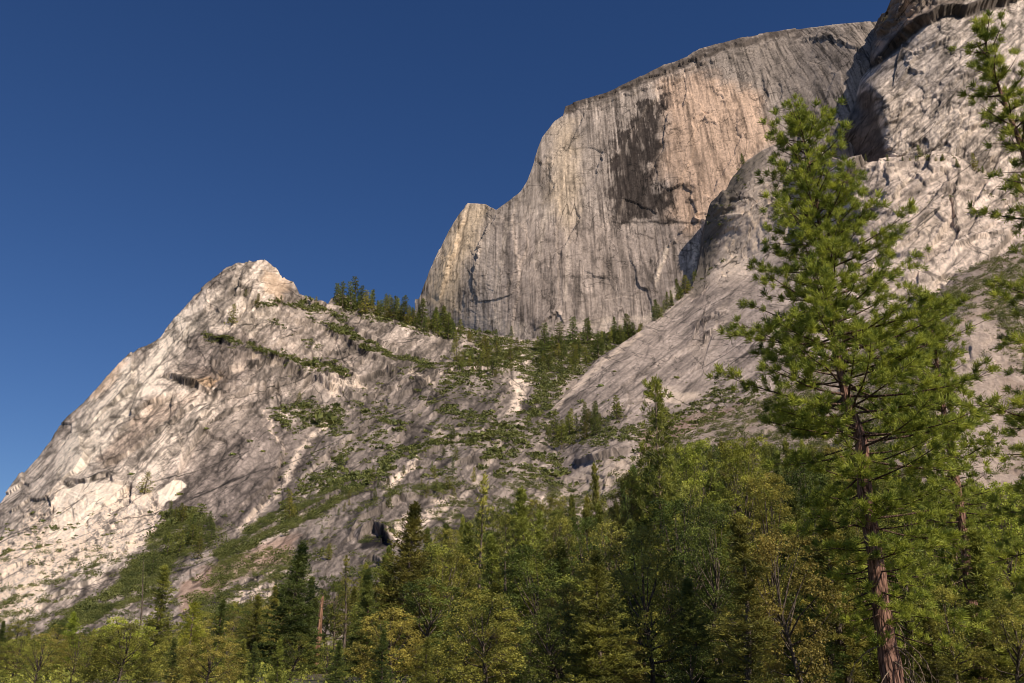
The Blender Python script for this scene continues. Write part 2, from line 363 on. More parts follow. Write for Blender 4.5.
def dome_colour(p, u, v):
    x = p[:, 0]; z = p[:, 2]
    uu = u + 5 * vnoise(p / 30, 41) + 2 * vnoise(p / 9, 42); vv = v + 7 * vnoise(p / 35, 43) + 3 * vnoise(p / 9, 44)
    c = np.tile(np.array([.39, .346, .315]), (len(p), 1))
    big = fbm(p / 120, 4, 45)
    c *= (1 + .13 * big)[:, None]
    warm = poly(uu, vv, [(660, 80), (700, 70), (760, 95), (775, 140), (745, 190), (715, 220), (690, 235), (668, 215), (672, 180), (655, 175), (665, 130)], 12)
    c = mixc(c, warm * .75, (.55, .40, .30))
    gold = np.clip(poly(uu, vv, [(425, 300), (440, 260), (466, 205), (490, 205), (480, 240), (462, 270), (455, 315)], 9) + .7 * poly(uu, vv, [(555, 125), (575, 120), (580, 200), (570, 240), (548, 200)], 9), 0, 1)
    c = mixc(c, gold * .7, (.56, .46, .33))
    low = poly(uu, vv, [(500, 225), (610, 220), (690, 222), (690, 330), (500, 340)], 15)
    c = mixc(c, low * .35, (.345, .285, .262))
    grey = poly(uu, vv, [(650, 60), (880, 10), (880, 160), (800, 130), (760, 75), (700, 68)], 10)
    c = mixc(c, grey * .8, (.275, .245, .225))
    # water streaks running down the face
    s1 = fbm(np.stack([x / 5.5, x * 0, z / 190], -1), 4, 50, .7); s2 = fbm(np.stack([x / 16, x * 0, z / 260], -1), 3, 51, .6)
    brk = fbm(np.stack([x / 30, x * 0, z / 60], -1), 3, 52)
    dk = sstep(.15, .75, s1 + .35 * brk); lt = sstep(.3, .95, -s1 + .3 * brk)
    hard = np.clip(.6 + .45 * grey + .5 * fbm(np.stack([x / 120, x * 0, z / 300], -1), 2, 57), .15, 1.25)
    c *= (1 - .5 * dk * hard)[:, None]; c *= (1 + .22 * lt)[:, None]; c *= (1 - .28 * sstep(.1, .7, s2))[:, None]
    wx = 9 * vnoise(p / 55, 55) + 5 * vnoise(p / 20, 56)
    stain = poly(u + 4 * s1 + 2 * s2 + wx, vv + 9 * s1 + wx, [(633, 108), (650, 98), (668, 92), (672, 105), (660, 122), (658, 165), (648, 174), (656, 190), (668, 186), (674, 192), (668, 216), (636, 222), (612, 223), (613, 200), (609, 178), (616, 130)], 4)
    holes = sstep(.22, .6, fbm(np.stack([x / 8, x * 0, z / 60], -1), 3, 54)) * (.35 + .65 * sstep(200, 120, v))
    c = mixc(c, stain * (1 - .85 * holes) * (.84 + .16 * np.clip(s1, -1, .3)), (.062, .048, .044))
    faint = poly(u + 4 * s1, vv, [(575, 110), (640, 85), (700, 60), (720, 70), (660, 110), (640, 140), (612, 220), (590, 230), (600, 150)], 10)
    c = mixc(c, faint * .45 * sstep(-.3, .5, s1), (.13, .105, .1))
    rim = band(uu, vv, [(566, 105), (600, 96), (640, 80), (690, 59), (735, 42), (800, 31)], 4.5, 3)
    c = mixc(c, rim * .8, (.13, .11, .10))
    # pale scars
    sc = np.clip(poly(uu, v, [(686, 243), (694, 240), (698, 244), (697, 262), (689, 266), (690, 254)], 1.5) + band(u, v, [(667, 247), (662, 262), (656, 280)], 1.8, 1.2) + poly(uu, vv, [(668, 300), (674, 290), (677, 291), (672, 302)], 2)
                 + .6 * band(u + 2 * s1, v, [(508, 225), (500, 270), (497, 330)], 2, 2) + .5 * band(u + 2 * s1, v, [(548, 210), (542, 235), (535, 260)], 3, 2) + .55 * band(u, v, [(566, 230), (568, 262), (565, 300)], 1.5, 1.5)
                 + .5 * band(uu, vv, [(470, 318), (530, 332), (600, 326), (650, 318), (690, 300)], 4, 3), 0, 1)
    c = mixc(c, sc * .85, (.56, .49, .42))
    cl = np.clip(cracks(np.stack([x / 26, p[:, 1] / 60, z / 150], -1), 61, 9) + .8 * cracks(np.stack([x / 60, p[:, 1] / 60, z / 28], -1), 63, 10, .15, .5) + cracks(np.stack([x / 13, p[:, 1] / 40, z / 60], -1), 65, 6, .1, .4), 0, 1)
    c *= (1 - .38 * cl)[:, None]
    ck = np.zeros(len(p))
    for q in ([(670, 192), (680, 187), (691, 184)], [(690, 184), (689, 205), (690, 258)], [(686, 203), (697, 199)], [(611, 222.5), (668, 221.5), (700, 222.5)], [(470, 205), (462, 240), (455, 280)], [(636, 232), (652, 238)]):
        ck = np.maximum(ck, band(uu * .3 + u * .7, vv * .3 + v * .7, q, .8, .9))
    c *= (1 - .45 * ck)[:, None]
    sp_ = fbm(p / 5, 3, 47, .7)
    c *= (1 + .16 * sp_)[:, None]
    return c
cliff('dome_mountain', (415, 925, .9), dome_top, 358,
      [(419, 299, 2150), (440, 340, 2130), (468, 203, 2130), (500, 330, 1990), (565, 106, 2080), (560, 240, 1960), (560, 340, 1900), (660, 70, 2010), (640, 200, 1920), (640, 340, 1840), (700, 250, 1800), (740, 45, 1950), (740, 160, 1810), (720, 340, 1760),
       (800, 32, 1920), (800, 150, 1750), (875, 23, 1780), (870, 60, 1702), (870, 85, 1696), (830, 80, 1750), (835, 120, 1710), (846, 140, 1672), (925, 20, 1900), (925, 200, 1700), (925, 350, 1650)],
      380, dome_relief, dome_steps, dome_colour, M['rock_far'], 'huge sheer granite dome face streaked with dark water stains above everything', back=16, gain=.5)

# ---- the buttress and overhanging crag at the upper right
but_top = [(838, 134), (842, 131), (848, 122), (853, 107), (857, 98), (859, 88), (861, 77), (866, 71), (870, 64), (871, 55), (875, 40), (878, 28.5), (880, 22), (886, 14), (892, 10), (895, 3), (898, -6), (910, -22), (940, -40), (1000, -70), (1160, -110)]
def but_relief(p, u, v):
    S = sheet(u, v)
    (f1, e1), (f2, e2), (f3, e3), (f4, e4) = plates(S, .8, [(75, 26, 1.), (26, 10, 1.1), (10, 5, 1.2), (5, 3, 1.2)], 101)
    low = sstep(60, 110, v)
    crag = poly(u, v, [(850, 66), (872, 60), (897, 39), (920, 19), (943, 6), (1013, -8), (1100, -30), (1100, -120), (850, -60)], 7)
    d = 5 * f1 + (1.5 + .8 * low) * f2 + (.35 + .35 * low) * f3 + .15 * f4 + 1.2 * fbm(aniso(S, .75, 90, 6), 4, 106)
    g1, h1 = facet(aniso(S, .3, 22, 12), 151, 1.2); g2, h2 = facet(aniso(S, 1.2, 9, 5), 152, 1.2)
    return d * (1 - .7 * poly(u, v, [(845, 170), (856, 95), (872, 85), (880, 120), (890, 170)], 4)) + crag * (9 * g1 + 6 * g2)
but_steps = [([(872, 66), (885, 57), (897, 46), (920, 27), (943, 14), (965, 17), (987, 9), (1013, 1), (1060, -10)], 17, 26),
             ([(905, 60), (930, 48), (950, 40), (965, 38)], 6, 7), ([(905, 62), (915, 72), (925, 70)], 5, 5), ([(900, 20), (915, 12), (930, 2)], 12, 6), ([(884, 40), (895, 28), (905, 22)], 12, 5),
             ([(935, 98), (960, 80), (985, 66), (1010, 52)], 5, 8), ([(960, 130), (975, 126), (1010, 118)], 6, 8), ([(893, 120), (905, 108), (925, 100)], 4, 6)]
def but_colour(p, u, v):
    c = np.tile(np.array([.52, .465, .425]), (len(p), 1))
    vv = v + 5 * vnoise(p / 30, 121)
    low = sstep(70, 130, vv)
    c = mixc(c, low * .7, (.55, .48, .42))
    S = sheet(u, v)
    s = fbm(aniso(S, .75, 90, 4), 4, 122, .65)
    c *= (1 - .32 * sstep(0, .8, s) + .2 * sstep(0, .8, -s))[:, None]
    s = fbm(aniso(S, 1.45, 60, 4), 4, 125, .65)
    c *= (1 - .3 * sstep(.1, .8, s) * sstep(60, 120, v))[:, None]
    f, e = facet(aniso(S, 1.1, 14, 8), 123, .5)
    c *= (1 + .10 * f)[:, None]; c *= (1 - .15 * np.exp(-e * 12))[:, None]
    c *= (1 + .16 * fbm(p / 9, 4, 124, .65))[:, None]
    pe = plates(S, .8, [(75, 26, 1.), (26, 10, 1.1), (10, 5, 1.2), (5, 3, 1.2)], 101)
    for (f_, e_), kk, am, fa in zip(pe, (22, 10, 6, 4), (.5, .35, .22, .1), (.10, .07, .06, .05)):
        c *= (1 - am * np.exp(-e_ * kk) * sstep(-.4, .3, vnoise(S / 40, 160 + int(kk))))[:, None]; c *= (1 + fa * f_)[:, None]
    cl = np.clip(cracks(aniso(S, .75, 70, 14), 131, 8) + cracks(aniso(S, 1.35, 30, 12), 133, 7) + cracks(aniso(S, .6, 25, 7), 135, 5, .1, .4), 0, 1)
    c *= (1 - .5 * cl)[:, None]
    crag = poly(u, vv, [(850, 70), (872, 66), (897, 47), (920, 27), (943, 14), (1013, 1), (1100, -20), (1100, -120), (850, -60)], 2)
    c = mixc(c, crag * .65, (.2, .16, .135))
    c = mixc(c, poly(u, v, [(884, 22), (889, 14), (893, 16), (890, 27)], 1.5) * .8, (.52, .38, .16))
    c = mixc(c, band(u, v, [(872, 66), (885, 57), (897, 46), (920, 27), (943, 14), (965, 17), (987, 9), (1013, 1), (1060, -10)], 2.6, 1.2) * .75, (.08, .066, .058))  # shadow under the crag's roof, painted into the rock colour
    c = mixc(c, poly(u, v, [(857, 96), (871, 89), (876, 114), (883, 140), (887, 162), (847, 164), (845, 128)], 2) * .75, (.13, .115, .11))  # shade of the cleft wall darkened into the albedo
    pk = poly(u, v, [(880, 48), (884, 40), (888, 46), (884, 54)], 2) + poly(u, v, [(908, 20), (918, 6), (920, 20), (912, 32)], 2)
    c = mixc(c, np.clip(pk, 0, 1) * .6, (.46, .34, .27))
    return c
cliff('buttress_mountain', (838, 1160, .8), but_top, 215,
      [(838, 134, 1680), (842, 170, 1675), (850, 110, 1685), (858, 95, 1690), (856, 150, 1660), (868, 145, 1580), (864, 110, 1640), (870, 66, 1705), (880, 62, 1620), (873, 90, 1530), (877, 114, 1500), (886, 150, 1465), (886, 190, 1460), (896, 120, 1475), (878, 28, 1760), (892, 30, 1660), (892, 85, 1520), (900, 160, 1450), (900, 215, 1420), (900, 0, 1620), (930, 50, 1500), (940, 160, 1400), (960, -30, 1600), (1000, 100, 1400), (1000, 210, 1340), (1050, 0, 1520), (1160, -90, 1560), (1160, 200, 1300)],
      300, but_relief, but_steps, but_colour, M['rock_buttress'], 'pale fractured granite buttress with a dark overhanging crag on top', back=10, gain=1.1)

# ---- the long slab that climbs from the middle up to the treed ledge
slab_top = [(440, 500), (480, 472), (510, 452), (540, 420), (565, 396), (585, 372), (600, 357), (622, 343), (640, 331), (655, 318), (680, 296), (692, 284), (697, 268), (703, 244), (706, 222), (712, 203), (726, 190), (733, 177), (748, 161), (764, 150), (780, 143), (810, 146), (830, 156), (849, 162), (870, 159), (890, 157), (913, 154), (940, 153), (957, 158), (984, 172), (1010, 178), (1060, 183), (1160, 190)]
def slab_relief(p, u, v):
    S = sheet(u, v)
    upper = sstep(335, 285, v) * sstep(700, 760, u); darkb = poly(u, v, [(690, 290), (703, 240), (712, 200), (745, 160), (780, 140), (790, 200), (770, 250), (735, 285), (705, 300)], 8)
    lower = sstep(370, 420, v)
    (f1, e1), (f2, e2), (f3, e3), (f4, e4) = plates(S, .7, [(95, 34, .9), (38, 12, 1.), (13, 6, 1.1), (6, 3, 1.2)], 201)
    d = (4 + 7 * upper) * f1 + (.8 + 1.2 * upper + 1. * darkb + 2 * lower) * f2 + (.2 + .3 * upper + .5 * darkb + .7 * lower) * f3 + (.1 + .2 * upper + .1 * darkb) * f4
    return d + .9 * fbm(aniso(S, .68, 80, 6), 4, 206)
slab_steps = [([(849, 168), (880, 166), (913, 163), (945, 162), (975, 172)], 7, 6), ([(915, 200), (950, 192), (1000, 196), (1040, 200)], 8, 9), ([(860, 262), (890, 256), (930, 262)], 7, 8), ([(690, 300), (705, 290), (722, 275), (745, 258), (770, 250)], -10, 14),
              ([(695, 330), (705, 322), (716, 315), (728, 313)], 7, 5), ([(702, 340), (716, 330), (728, 322)], 7, 5), ([(688, 345), (694, 338), (700, 326)], 4, 5),
              ([(849, 178), (862, 215), (885, 208), (905, 185), (915, 170)], 9, 10), ([(885, 165), (889, 185), (883, 205)], 8, 8),
              ([(908, 170), (925, 182), (935, 176), (945, 168)], 7, 8), ([(870, 215), (900, 212), (940, 208), (960, 204)], 5, 6),
              ([(945, 254), (965, 247), (985, 240), (1010, 236)], 8, 8), ([(938, 288), (955, 286), (972, 287)], 10, 4), ([(960, 170), (952, 200), (958, 235), (948, 260)], 10, 10),
              ([(575, 462), (600, 460), (618, 456), (636, 453)], 14, 8), ([(590, 490), (605, 486), (628, 482)], 14, 6), ([(920, 220), (935, 216), (950, 222)], 6, 6),
              ([(600, 400), (630, 380), (660, 362), (690, 350)], 3, 8), ([(880, 240), (900, 232), (930, 236)], 6, 6), ([(900, 262), (915, 255), (935, 262)], 5, 5),
              ([(640, 400), (660, 385), (690, 372), (720, 355)], 3, 8), ([(560, 450), (600, 418), (640, 398)], 4, 8)]
def slab_colour(p, u, v):
    uu = u + 4 * vnoise(p / 25, 221) + 1.5 * vnoise(p / 7, 222); vv = v + 4 * vnoise(p / 25, 223) + 1.5 * vnoise(p / 7, 224)
    S = sheet(u, v); c = np.tile(np.array([.345, .302, .28]), (len(p), 1))
    upper = sstep(330, 280, v) * sstep(790, 840, u)
    c = mixc(c, upper * .8, (.60, .52, .46))
    s = fbm(aniso(S, .68, 170, 4), 4, 225, .7)
    c *= (1 - .24 * sstep(.05, .8, s) + .16 * sstep(.05, .8, -s))[:, None]
    c *= (1 + .2 * fbm(p / 60, 3, 226))[:, None]
    c *= (1 + .17 * fbm(S / 4, 4, 227, .85))[:, None]
    pe = plates(S, .7, [(95, 34, .9), (38, 12, 1.), (13, 6, 1.1), (6, 3, 1.2)], 201)
    lw = .35 + .65 * np.clip(upper + sstep(380, 420, v), 0, 1)
    for (f_, e_), kk, am, fa in zip(pe, (28, 11, 6.5, 4), (.5, .38, .22, .1), (.10, .08, .05, .04)):
        c *= (1 - am * lw * np.exp(-e_ * kk) * sstep(-.4, .3, vnoise(S / 40, 260 + int(kk))))[:, None]; c *= (1 + fa * f_ * lw)[:, None]
    cl = np.clip(cracks(aniso(S, .68, 110, 16), 231, 9) + cracks(aniso(S, .75, 50, 8), 233, 5, .1, .4) + (.3 + .7 * upper) * cracks(aniso(S, -.2, 40, 22), 235, 10), 0, 1)
    c *= (1 - .42 * cl)[:, None]
    f, e = facet(aniso(S, .8, 22, 9), 228, .5)
    c *= (1 - .2 * np.exp(-e * 13) * (.3 + .7 * upper))[:, None]
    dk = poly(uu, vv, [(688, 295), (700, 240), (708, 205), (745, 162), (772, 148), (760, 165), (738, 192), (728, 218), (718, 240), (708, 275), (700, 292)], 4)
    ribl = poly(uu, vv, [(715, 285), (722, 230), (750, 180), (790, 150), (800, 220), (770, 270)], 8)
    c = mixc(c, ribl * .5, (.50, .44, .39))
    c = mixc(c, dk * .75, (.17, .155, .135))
    br = sstep(.1, .6, fbm(np.stack([p[:, 0] / 6, p[:, 1] / 30, p[:, 2] / 26], -1), 3, 229)) * poly(uu, vv, [(718, 285), (722, 235), (740, 205), (775, 170), (790, 200), (780, 240), (745, 262)], 6)
    c = mixc(c, br * .75, (.56, .47, .38))
    pale = np.clip(poly(uu, vv, [(640, 402), (660, 385), (700, 395), (680, 408)], 4) + poly(uu, vv, [(690, 350), (730, 300), (750, 310), (720, 350), (700, 360)], 9) * .4
                   + poly(uu, vv, [(920, 290), (945, 270), (955, 290), (930, 312)], 5) + poly(uu, vv, [(900, 215), (935, 208), (955, 230), (930, 255), (900, 250)], 8) * .6
                   + band(uu, v, [(893, 165), (905, 180), (897, 200)], 3, 2) + band(uu, vv, [(480, 500), (520, 468), (560, 440), (590, 420)], 3, 2) + band(uu, vv, [(505, 452), (550, 412), (590, 372), (640, 333)], 2.5, 2)
                   + poly(uu, vv, [(610, 478), (635, 472), (640, 500), (615, 492)], 3) + .7 * poly(uu, vv, [(575, 470), (600, 460), (640, 460), (610, 500), (560, 500)], 5), 0, 1)
    c = mixc(c, pale * .6, (.53, .455, .385))
    ck = np.zeros(len(p))
    for q in ([(695, 331), (705, 323), (728, 314)], [(702, 341), (728, 323)], [(862, 216), (885, 209), (905, 186)], [(938, 288), (972, 287)], [(945, 255), (985, 241)], [(960, 172), (954, 200), (958, 232)]):
        ck = np.maximum(ck, band(uu, vv, q, .9, .9))
    c *= (1 - .5 * ck)[:, None]
    rd = poly(uu, vv, [(640, 430), (690, 415), (760, 400), (760, 440), (640, 460)], 6)
    c = mixc(c, rd * .4, (.34, .22, .18))
    return c
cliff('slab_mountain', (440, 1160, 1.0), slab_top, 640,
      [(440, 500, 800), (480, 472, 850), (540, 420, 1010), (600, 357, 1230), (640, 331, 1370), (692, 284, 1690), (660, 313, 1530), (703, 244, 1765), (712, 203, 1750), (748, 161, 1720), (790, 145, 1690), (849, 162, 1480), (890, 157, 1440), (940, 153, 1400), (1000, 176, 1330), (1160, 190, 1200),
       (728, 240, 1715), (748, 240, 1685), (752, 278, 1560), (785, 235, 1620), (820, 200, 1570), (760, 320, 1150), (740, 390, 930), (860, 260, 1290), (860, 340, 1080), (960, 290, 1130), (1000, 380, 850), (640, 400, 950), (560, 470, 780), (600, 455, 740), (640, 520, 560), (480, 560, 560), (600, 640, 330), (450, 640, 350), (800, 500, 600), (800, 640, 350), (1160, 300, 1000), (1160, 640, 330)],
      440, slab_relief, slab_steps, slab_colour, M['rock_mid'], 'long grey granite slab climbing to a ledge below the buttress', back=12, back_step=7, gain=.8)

# ---- the left peak, its ridge, the wooded hollow and the broken aprons below
ridge_top = [(-160, 640), (-60, 560), (-20, 520), (0, 502), (21, 475), (36, 458), (50, 440), (58, 425), (79, 407), (97, 389), (111, 373), (125, 359), (138, 348), (150, 343), (161, 335), (168, 325), (184, 307), (195, 294), (205, 284), (217, 274), (228, 266), (237, 263), (246, 261), (256, 262), (264, 261), (270, 264), (275, 268), (281, 278), (288, 281), (293, 284), (299, 296), (310, 300), (322, 304), (328, 304), (332, 298), (338, 294), (346, 300), (372, 306), (400, 313), (430, 321), (455, 326), (480, 332), (500, 335), (520, 340), (545, 337), (575, 335), (610, 333), (650, 328), (720, 322)]
def ridge_relief(p, u, v):
    S = sheet(u, v)
    smooth = poly(u, v, [(200, 440), (300, 430), (285, 500), (230, 530), (170, 500)], 18)
    peak = sstep(345, 300, v) * sstep(340, 300, u)
    (f1, e1), (f2, e2), (f3, e3), (f4, e4) = plates(S, .85, [(110, 42, .9), (46, 17, 1.), (18, 8, 1.1), (8, 4, 1.2)], 301)
    g, h = facet(aniso(S, -.35, 40, 16), 390, 1.)
    rough = np.clip(poly(u, v, [(262, 300), (330, 310), (470, 330), (440, 385), (360, 420), (300, 400), (215, 400), (205, 345)], 10) + .7 * peak + .6 * poly(u, v, [(-20, 540), (60, 485), (170, 500), (130, 560), (0, 640)], 10), 0, 1)
    k = (1 - .8 * smooth) * (.5 + .7 * rough)
    d = 8 * f1 + k * (5 * f2 + (.7 + 1.5 * rough) * f3 + (.2 + .7 * rough) * f4 + (1 + 2 * rough) * g) + .8 * fbm(aniso(S, .85, 90, 7), 4, 306)
    return d * (.35 + .65 * sstep(450, 1000, p[:, 1]))
ridge_steps = [([(225, 352), (262, 360), (300, 376), (335, 390), (356, 402)], 14, 16), ([(285, 322), (330, 330), (360, 352), (392, 372), (440, 378)], 10, 12), ([(110, 440), (135, 420), (165, 396), (185, 388)], 8, 12), ([(90, 470), (130, 455), (165, 425)], 7, 10), ([(215, 320), (245, 318), (268, 312), (300, 316)], 6, 8),
               ([(163, 380), (176, 381), (187, 384), (198, 391), (208, 396)], 13, 12), ([(205, 397), (216, 395), (230, 391), (240, 388)], 9, 6),
               ([(213, 360), (213, 375), (211, 390)], -7, 8), ([(158, 434), (172, 423), (185, 413), (205, 404), (218, 397)], 8, 8), ([(190, 428), (202, 416), (215, 408)], 8, 6),
               ([(243, 358), (252, 364), (270, 364), (276, 358)], 10, 5), ([(203, 333), (230, 341), (262, 352), (292, 362)], 8, 8), ([(292, 362), (330, 366), (345, 372), (368, 388)], 8, 7),
               ([(320, 320), (345, 326), (365, 340), (390, 352), (430, 364)], 9, 6), ([(268, 302), (300, 300), (330, 312), (345, 318)], 8, 6), ([(300, 372), (335, 384), (352, 398), (368, 388)], 7, 7),
               ([(62, 484), (85, 482), (105, 476), (120, 484), (140, 488)], 8, 7), ([(50, 535), (53, 505), (62, 486)], 6, 5), ([(170, 500), (180, 484), (186, 490)], 7, 5),
               ([(225, 555), (270, 528), (310, 512), (345, 490), (395, 478), (430, 462)], 10, 10), ([(260, 420), (285, 450), (262, 500), (238, 530)], -8, 8),
               ([(340, 545), (368, 520), (400, 500), (430, 495), (455, 498)], 12, 8), ([(358, 542), (365, 535), (375, 532), (388, 540), (392, 548)], 22, 10), ([(362, 566), (375, 560), (384, 568)], 15, 6),
               ([(430, 470), (415, 462), (450, 440), (490, 440), (520, 452)], 10, 8), ([(445, 470), (470, 462), (500, 462)], 9, 7), ([(430, 420), (437, 408), (445, 403), (450, 408)], 9, 4),
               ([(390, 405), (420, 385), (445, 372), (470, 372), (500, 372), (525, 376)], 10, 8), ([(350, 400), (385, 392), (420, 380)], 7, 6), ([(300, 480), (330, 455), (360, 432), (390, 410)], 9, 12),
               ([(465, 470), (480, 440), (500, 400), (512, 380)], 8, 8), ([(330, 300), (336, 293), (345, 300), (352, 306)], 8, 5), ([(0, 575), (25, 565), (45, 575)], 6, 6), ([(20, 620), (60, 595), (100, 580), (140, 560)], 7, 8)]
def ridge_colour(p, u, v):
    uu = u + 4 * vnoise(p / 28, 321) + 2.2 * vnoise(p / 8, 322); vv = v + 5 * vnoise(p / 28, 323) + 2.2 * vnoise(p / 8, 324)
    S = sheet(u, v); c = np.tile(np.array([.43, .378, .342]), (len(p), 1))
    big = fbm(p / 90, 4, 325); c *= (1 + .16 * big)[:, None]
    left = poly(uu, vv, [(-60, 560), (50, 440), (165, 330), (250, 255), (285, 270), (270, 330), (230, 350), (225, 400), (170, 470), (130, 560), (0, 640), (-100, 700)], 6)
    c = mixc(c, left * .7, (.63, .565, .50))
    bright = poly(uu, vv, [(55, 480), (60, 445), (110, 378), (160, 338), (180, 312), (205, 308), (195, 335), (170, 352), (165, 375), (140, 405), (110, 440), (85, 475)], 4)
    n = fbm(aniso(S, .8, 50, 10), 4, 326, .6)
    c = mixc(c, bright * sstep(-.8, .25, n) * .9, (.80, .73, .64))
    grey = np.clip(poly(uu, vv, [(195, 330), (240, 335), (265, 355), (222, 400), (205, 385), (180, 370)], 4) + poly(uu, vv, [(225, 440), (262, 420), (325, 430), (300, 470), (260, 520), (190, 545), (150, 500)], 5), 0, 1)
    c = mixc(c, grey * .8, (.295, .255, .235))
    c = mixc(c, poly(uu, vv, [(163, 378), (200, 368), (230, 378), (208, 396), (185, 385)], 5) * .5, (.27, .21, .175))
    c = mixc(c, poly(uu, vv, [(220, 376), (205, 380), (192, 388), (206, 394), (212, 390)], 3) * .6, (.55, .38, .22))
    tan = poly(uu, vv, [(150, 400), (205, 395), (160, 430), (110, 470), (95, 460)], 4)
    c = mixc(c, tan * .45, (.42, .31, .235))
    # aprons to the right are darker, mauve grey
    apr = poly(uu, vv, [(330, 430), (430, 370), (520, 380), (660, 340), (560, 470), (440, 560), (300, 660), (200, 620), (330, 500)], 6)
    c = mixc(c, apr * .75, (.305, .268, .247))
    s = fbm(aniso(S, .85, 170, 4), 4, 327, .7)
    c *= (1 - .3 * sstep(.1, .9, s) + .16 * sstep(.1, .9, -s))[:, None]
    f, e = facet(aniso(S, .75, 16, 8), 328, .5)
    c *= (1 + .14 * f)[:, None]; c *= (1 - .15 * np.exp(-e * 8))[:, None]; f, e = facet(aniso(S, .85, 45, 20), 350, .4); c *= (1 + .2 * f)[:, None]
    c *= (1 + .17 * fbm(S / 4, 4, 329, .85))[:, None]
    pe = plates(S, .85, [(110, 42, .9), (46, 17, 1.), (18, 8, 1.1), (8, 4, 1.2)], 301)
    for (f_, e_), kk, am, fa in zip(pe, (34, 15, 8, 5), (.5, .42, .3, .15), (.10, .09, .07, .05)):
        c *= (1 - am * np.exp(-e_ * kk) * sstep(-.4, .3, vnoise(S / 40, 360 + int(kk))))[:, None]; c *= (1 + fa * f_)[:, None]
    cl = np.clip(cracks(aniso(S, .8, 160, 20), 341, 11) + cracks(aniso(S, .95, 90, 13), 342, 8) + cracks(aniso(S, .6, 40, 9), 343, 5, .05, .4) + cracks(aniso(S, 1.5, 40, 20), 345, 9) + cracks(aniso(S, .9, 18, 6), 347, 4.5, .15, .5) + cracks(aniso(S, -.5, 30, 12), 349, 6, .2, .5), 0, 1)
    c *= (1 - .45 * cl)[:, None]
    # fresh rock-fall scars and the pale rubble below
    n2 = fbm(S / 11, 5, 330, .85)
    white = np.clip(poly(uu, vv, [(52, 535), (55, 505), (62, 488), (85, 484), (122, 484), (118, 492), (95, 508), (82, 525), (70, 540)], 3) + poly(uu, vv, [(165, 492), (178, 478), (186, 488), (176, 497), (163, 505), (158, 497)], 2), 0, 1)
    c = mixc(c, white * .95, (.95, .87, .76))
    rub = poly(uu, vv, [(-30, 545), (20, 535), (70, 535), (90, 545), (150, 540), (125, 555), (80, 565), (45, 585), (40, 610), (0, 625), (-60, 650)], 4)
    c = mixc(c, rub * sstep(-.6, .15, n2) * .88, (.76, .65, .54))
    rub2 = poly(uu, vv, [(60, 490), (120, 482), (165, 505), (150, 545), (80, 560), (20, 545), (20, 510)], 4)
    c = mixc(c, rub2 * sstep(-.15, .3, n2) * .75, (.68, .58, .48))
    path = np.clip(band(uu, vv, [(330, 425), (312, 438), (300, 450), (287, 475), (268, 500), (240, 532)], 3.5, 2.5) + band(uu, vv, [(262, 410), (272, 430), (285, 450)], 1.6, 1.4) + .7 * band(uu, vv, [(340, 455), (320, 475), (300, 497)], 1.5, 1.5)
                   + poly(uu, vv, [(508, 378), (530, 374), (527, 390), (520, 412), (505, 414), (514, 396)], 3) + band(uu, vv, [(388, 490), (402, 475), (416, 463)], 4, 2) + poly(uu, vv, [(385, 540), (400, 515), (450, 497), (458, 499), (430, 522), (405, 545)], 3)
                   + .8 * band(uu, vv, [(365, 388), (345, 376), (330, 372)], 3, 2) + .7 * band(uu, vv, [(435, 385), (410, 372)], 2, 2) + .7 * band(uu, vv, [(255, 355), (232, 368)], 3, 3) + poly(uu, vv, [(225, 600), (255, 575), (290, 565), (270, 610), (230, 625)], 6) * sstep(-.2, .3, n2)
                   + .6 * band(uu, vv, [(455, 430), (430, 438), (440, 428)], 2, 2) + .6 * band(uu, vv, [(500, 440), (470, 490), (450, 520)], 3, 3) + .8 * band(uu, vv, [(335, 382), (330, 395), (352, 384)], 3, 2), 0, 1)
    c = mixc(c, path * .72 * sstep(-.7, .1, n2), (.64, .55, .465))
    red = poly(uu, vv, [(180, 580), (260, 545), (300, 535), (290, 560), (220, 590), (180, 620)], 4)
    c = mixc(c, red * .5, (.42, .27, .2))
    og = band(uu, vv, [(120, 365), (108, 385), (95, 395)], 5, 4) + poly(uu, vv, [(262, 268), (275, 270), (290, 285), (280, 300), (262, 290)], 5)
    c = mixc(c, np.clip(og, 0, 1) * .45, (.55, .40, .27))
    ck = np.zeros(len(p))
    for q in ([(163, 380), (187, 385), (208, 397)], [(213, 360), (213, 375), (210, 392)], [(158, 434), (185, 414), (205, 404)], [(205, 398), (230, 392)], [(245, 361), (274, 363)], [(238, 445), (240, 458)], [(62, 485), (85, 483), (105, 477)], [(175, 440), (190, 430), (200, 420)]):
        ck = np.maximum(ck, band(uu, vv, q, 1.1, 1))
    c *= (1 - .6 * ck)[:, None]
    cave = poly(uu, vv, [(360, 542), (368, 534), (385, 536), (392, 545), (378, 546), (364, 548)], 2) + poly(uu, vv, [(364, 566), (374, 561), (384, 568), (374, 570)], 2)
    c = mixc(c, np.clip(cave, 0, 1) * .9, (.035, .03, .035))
    return c
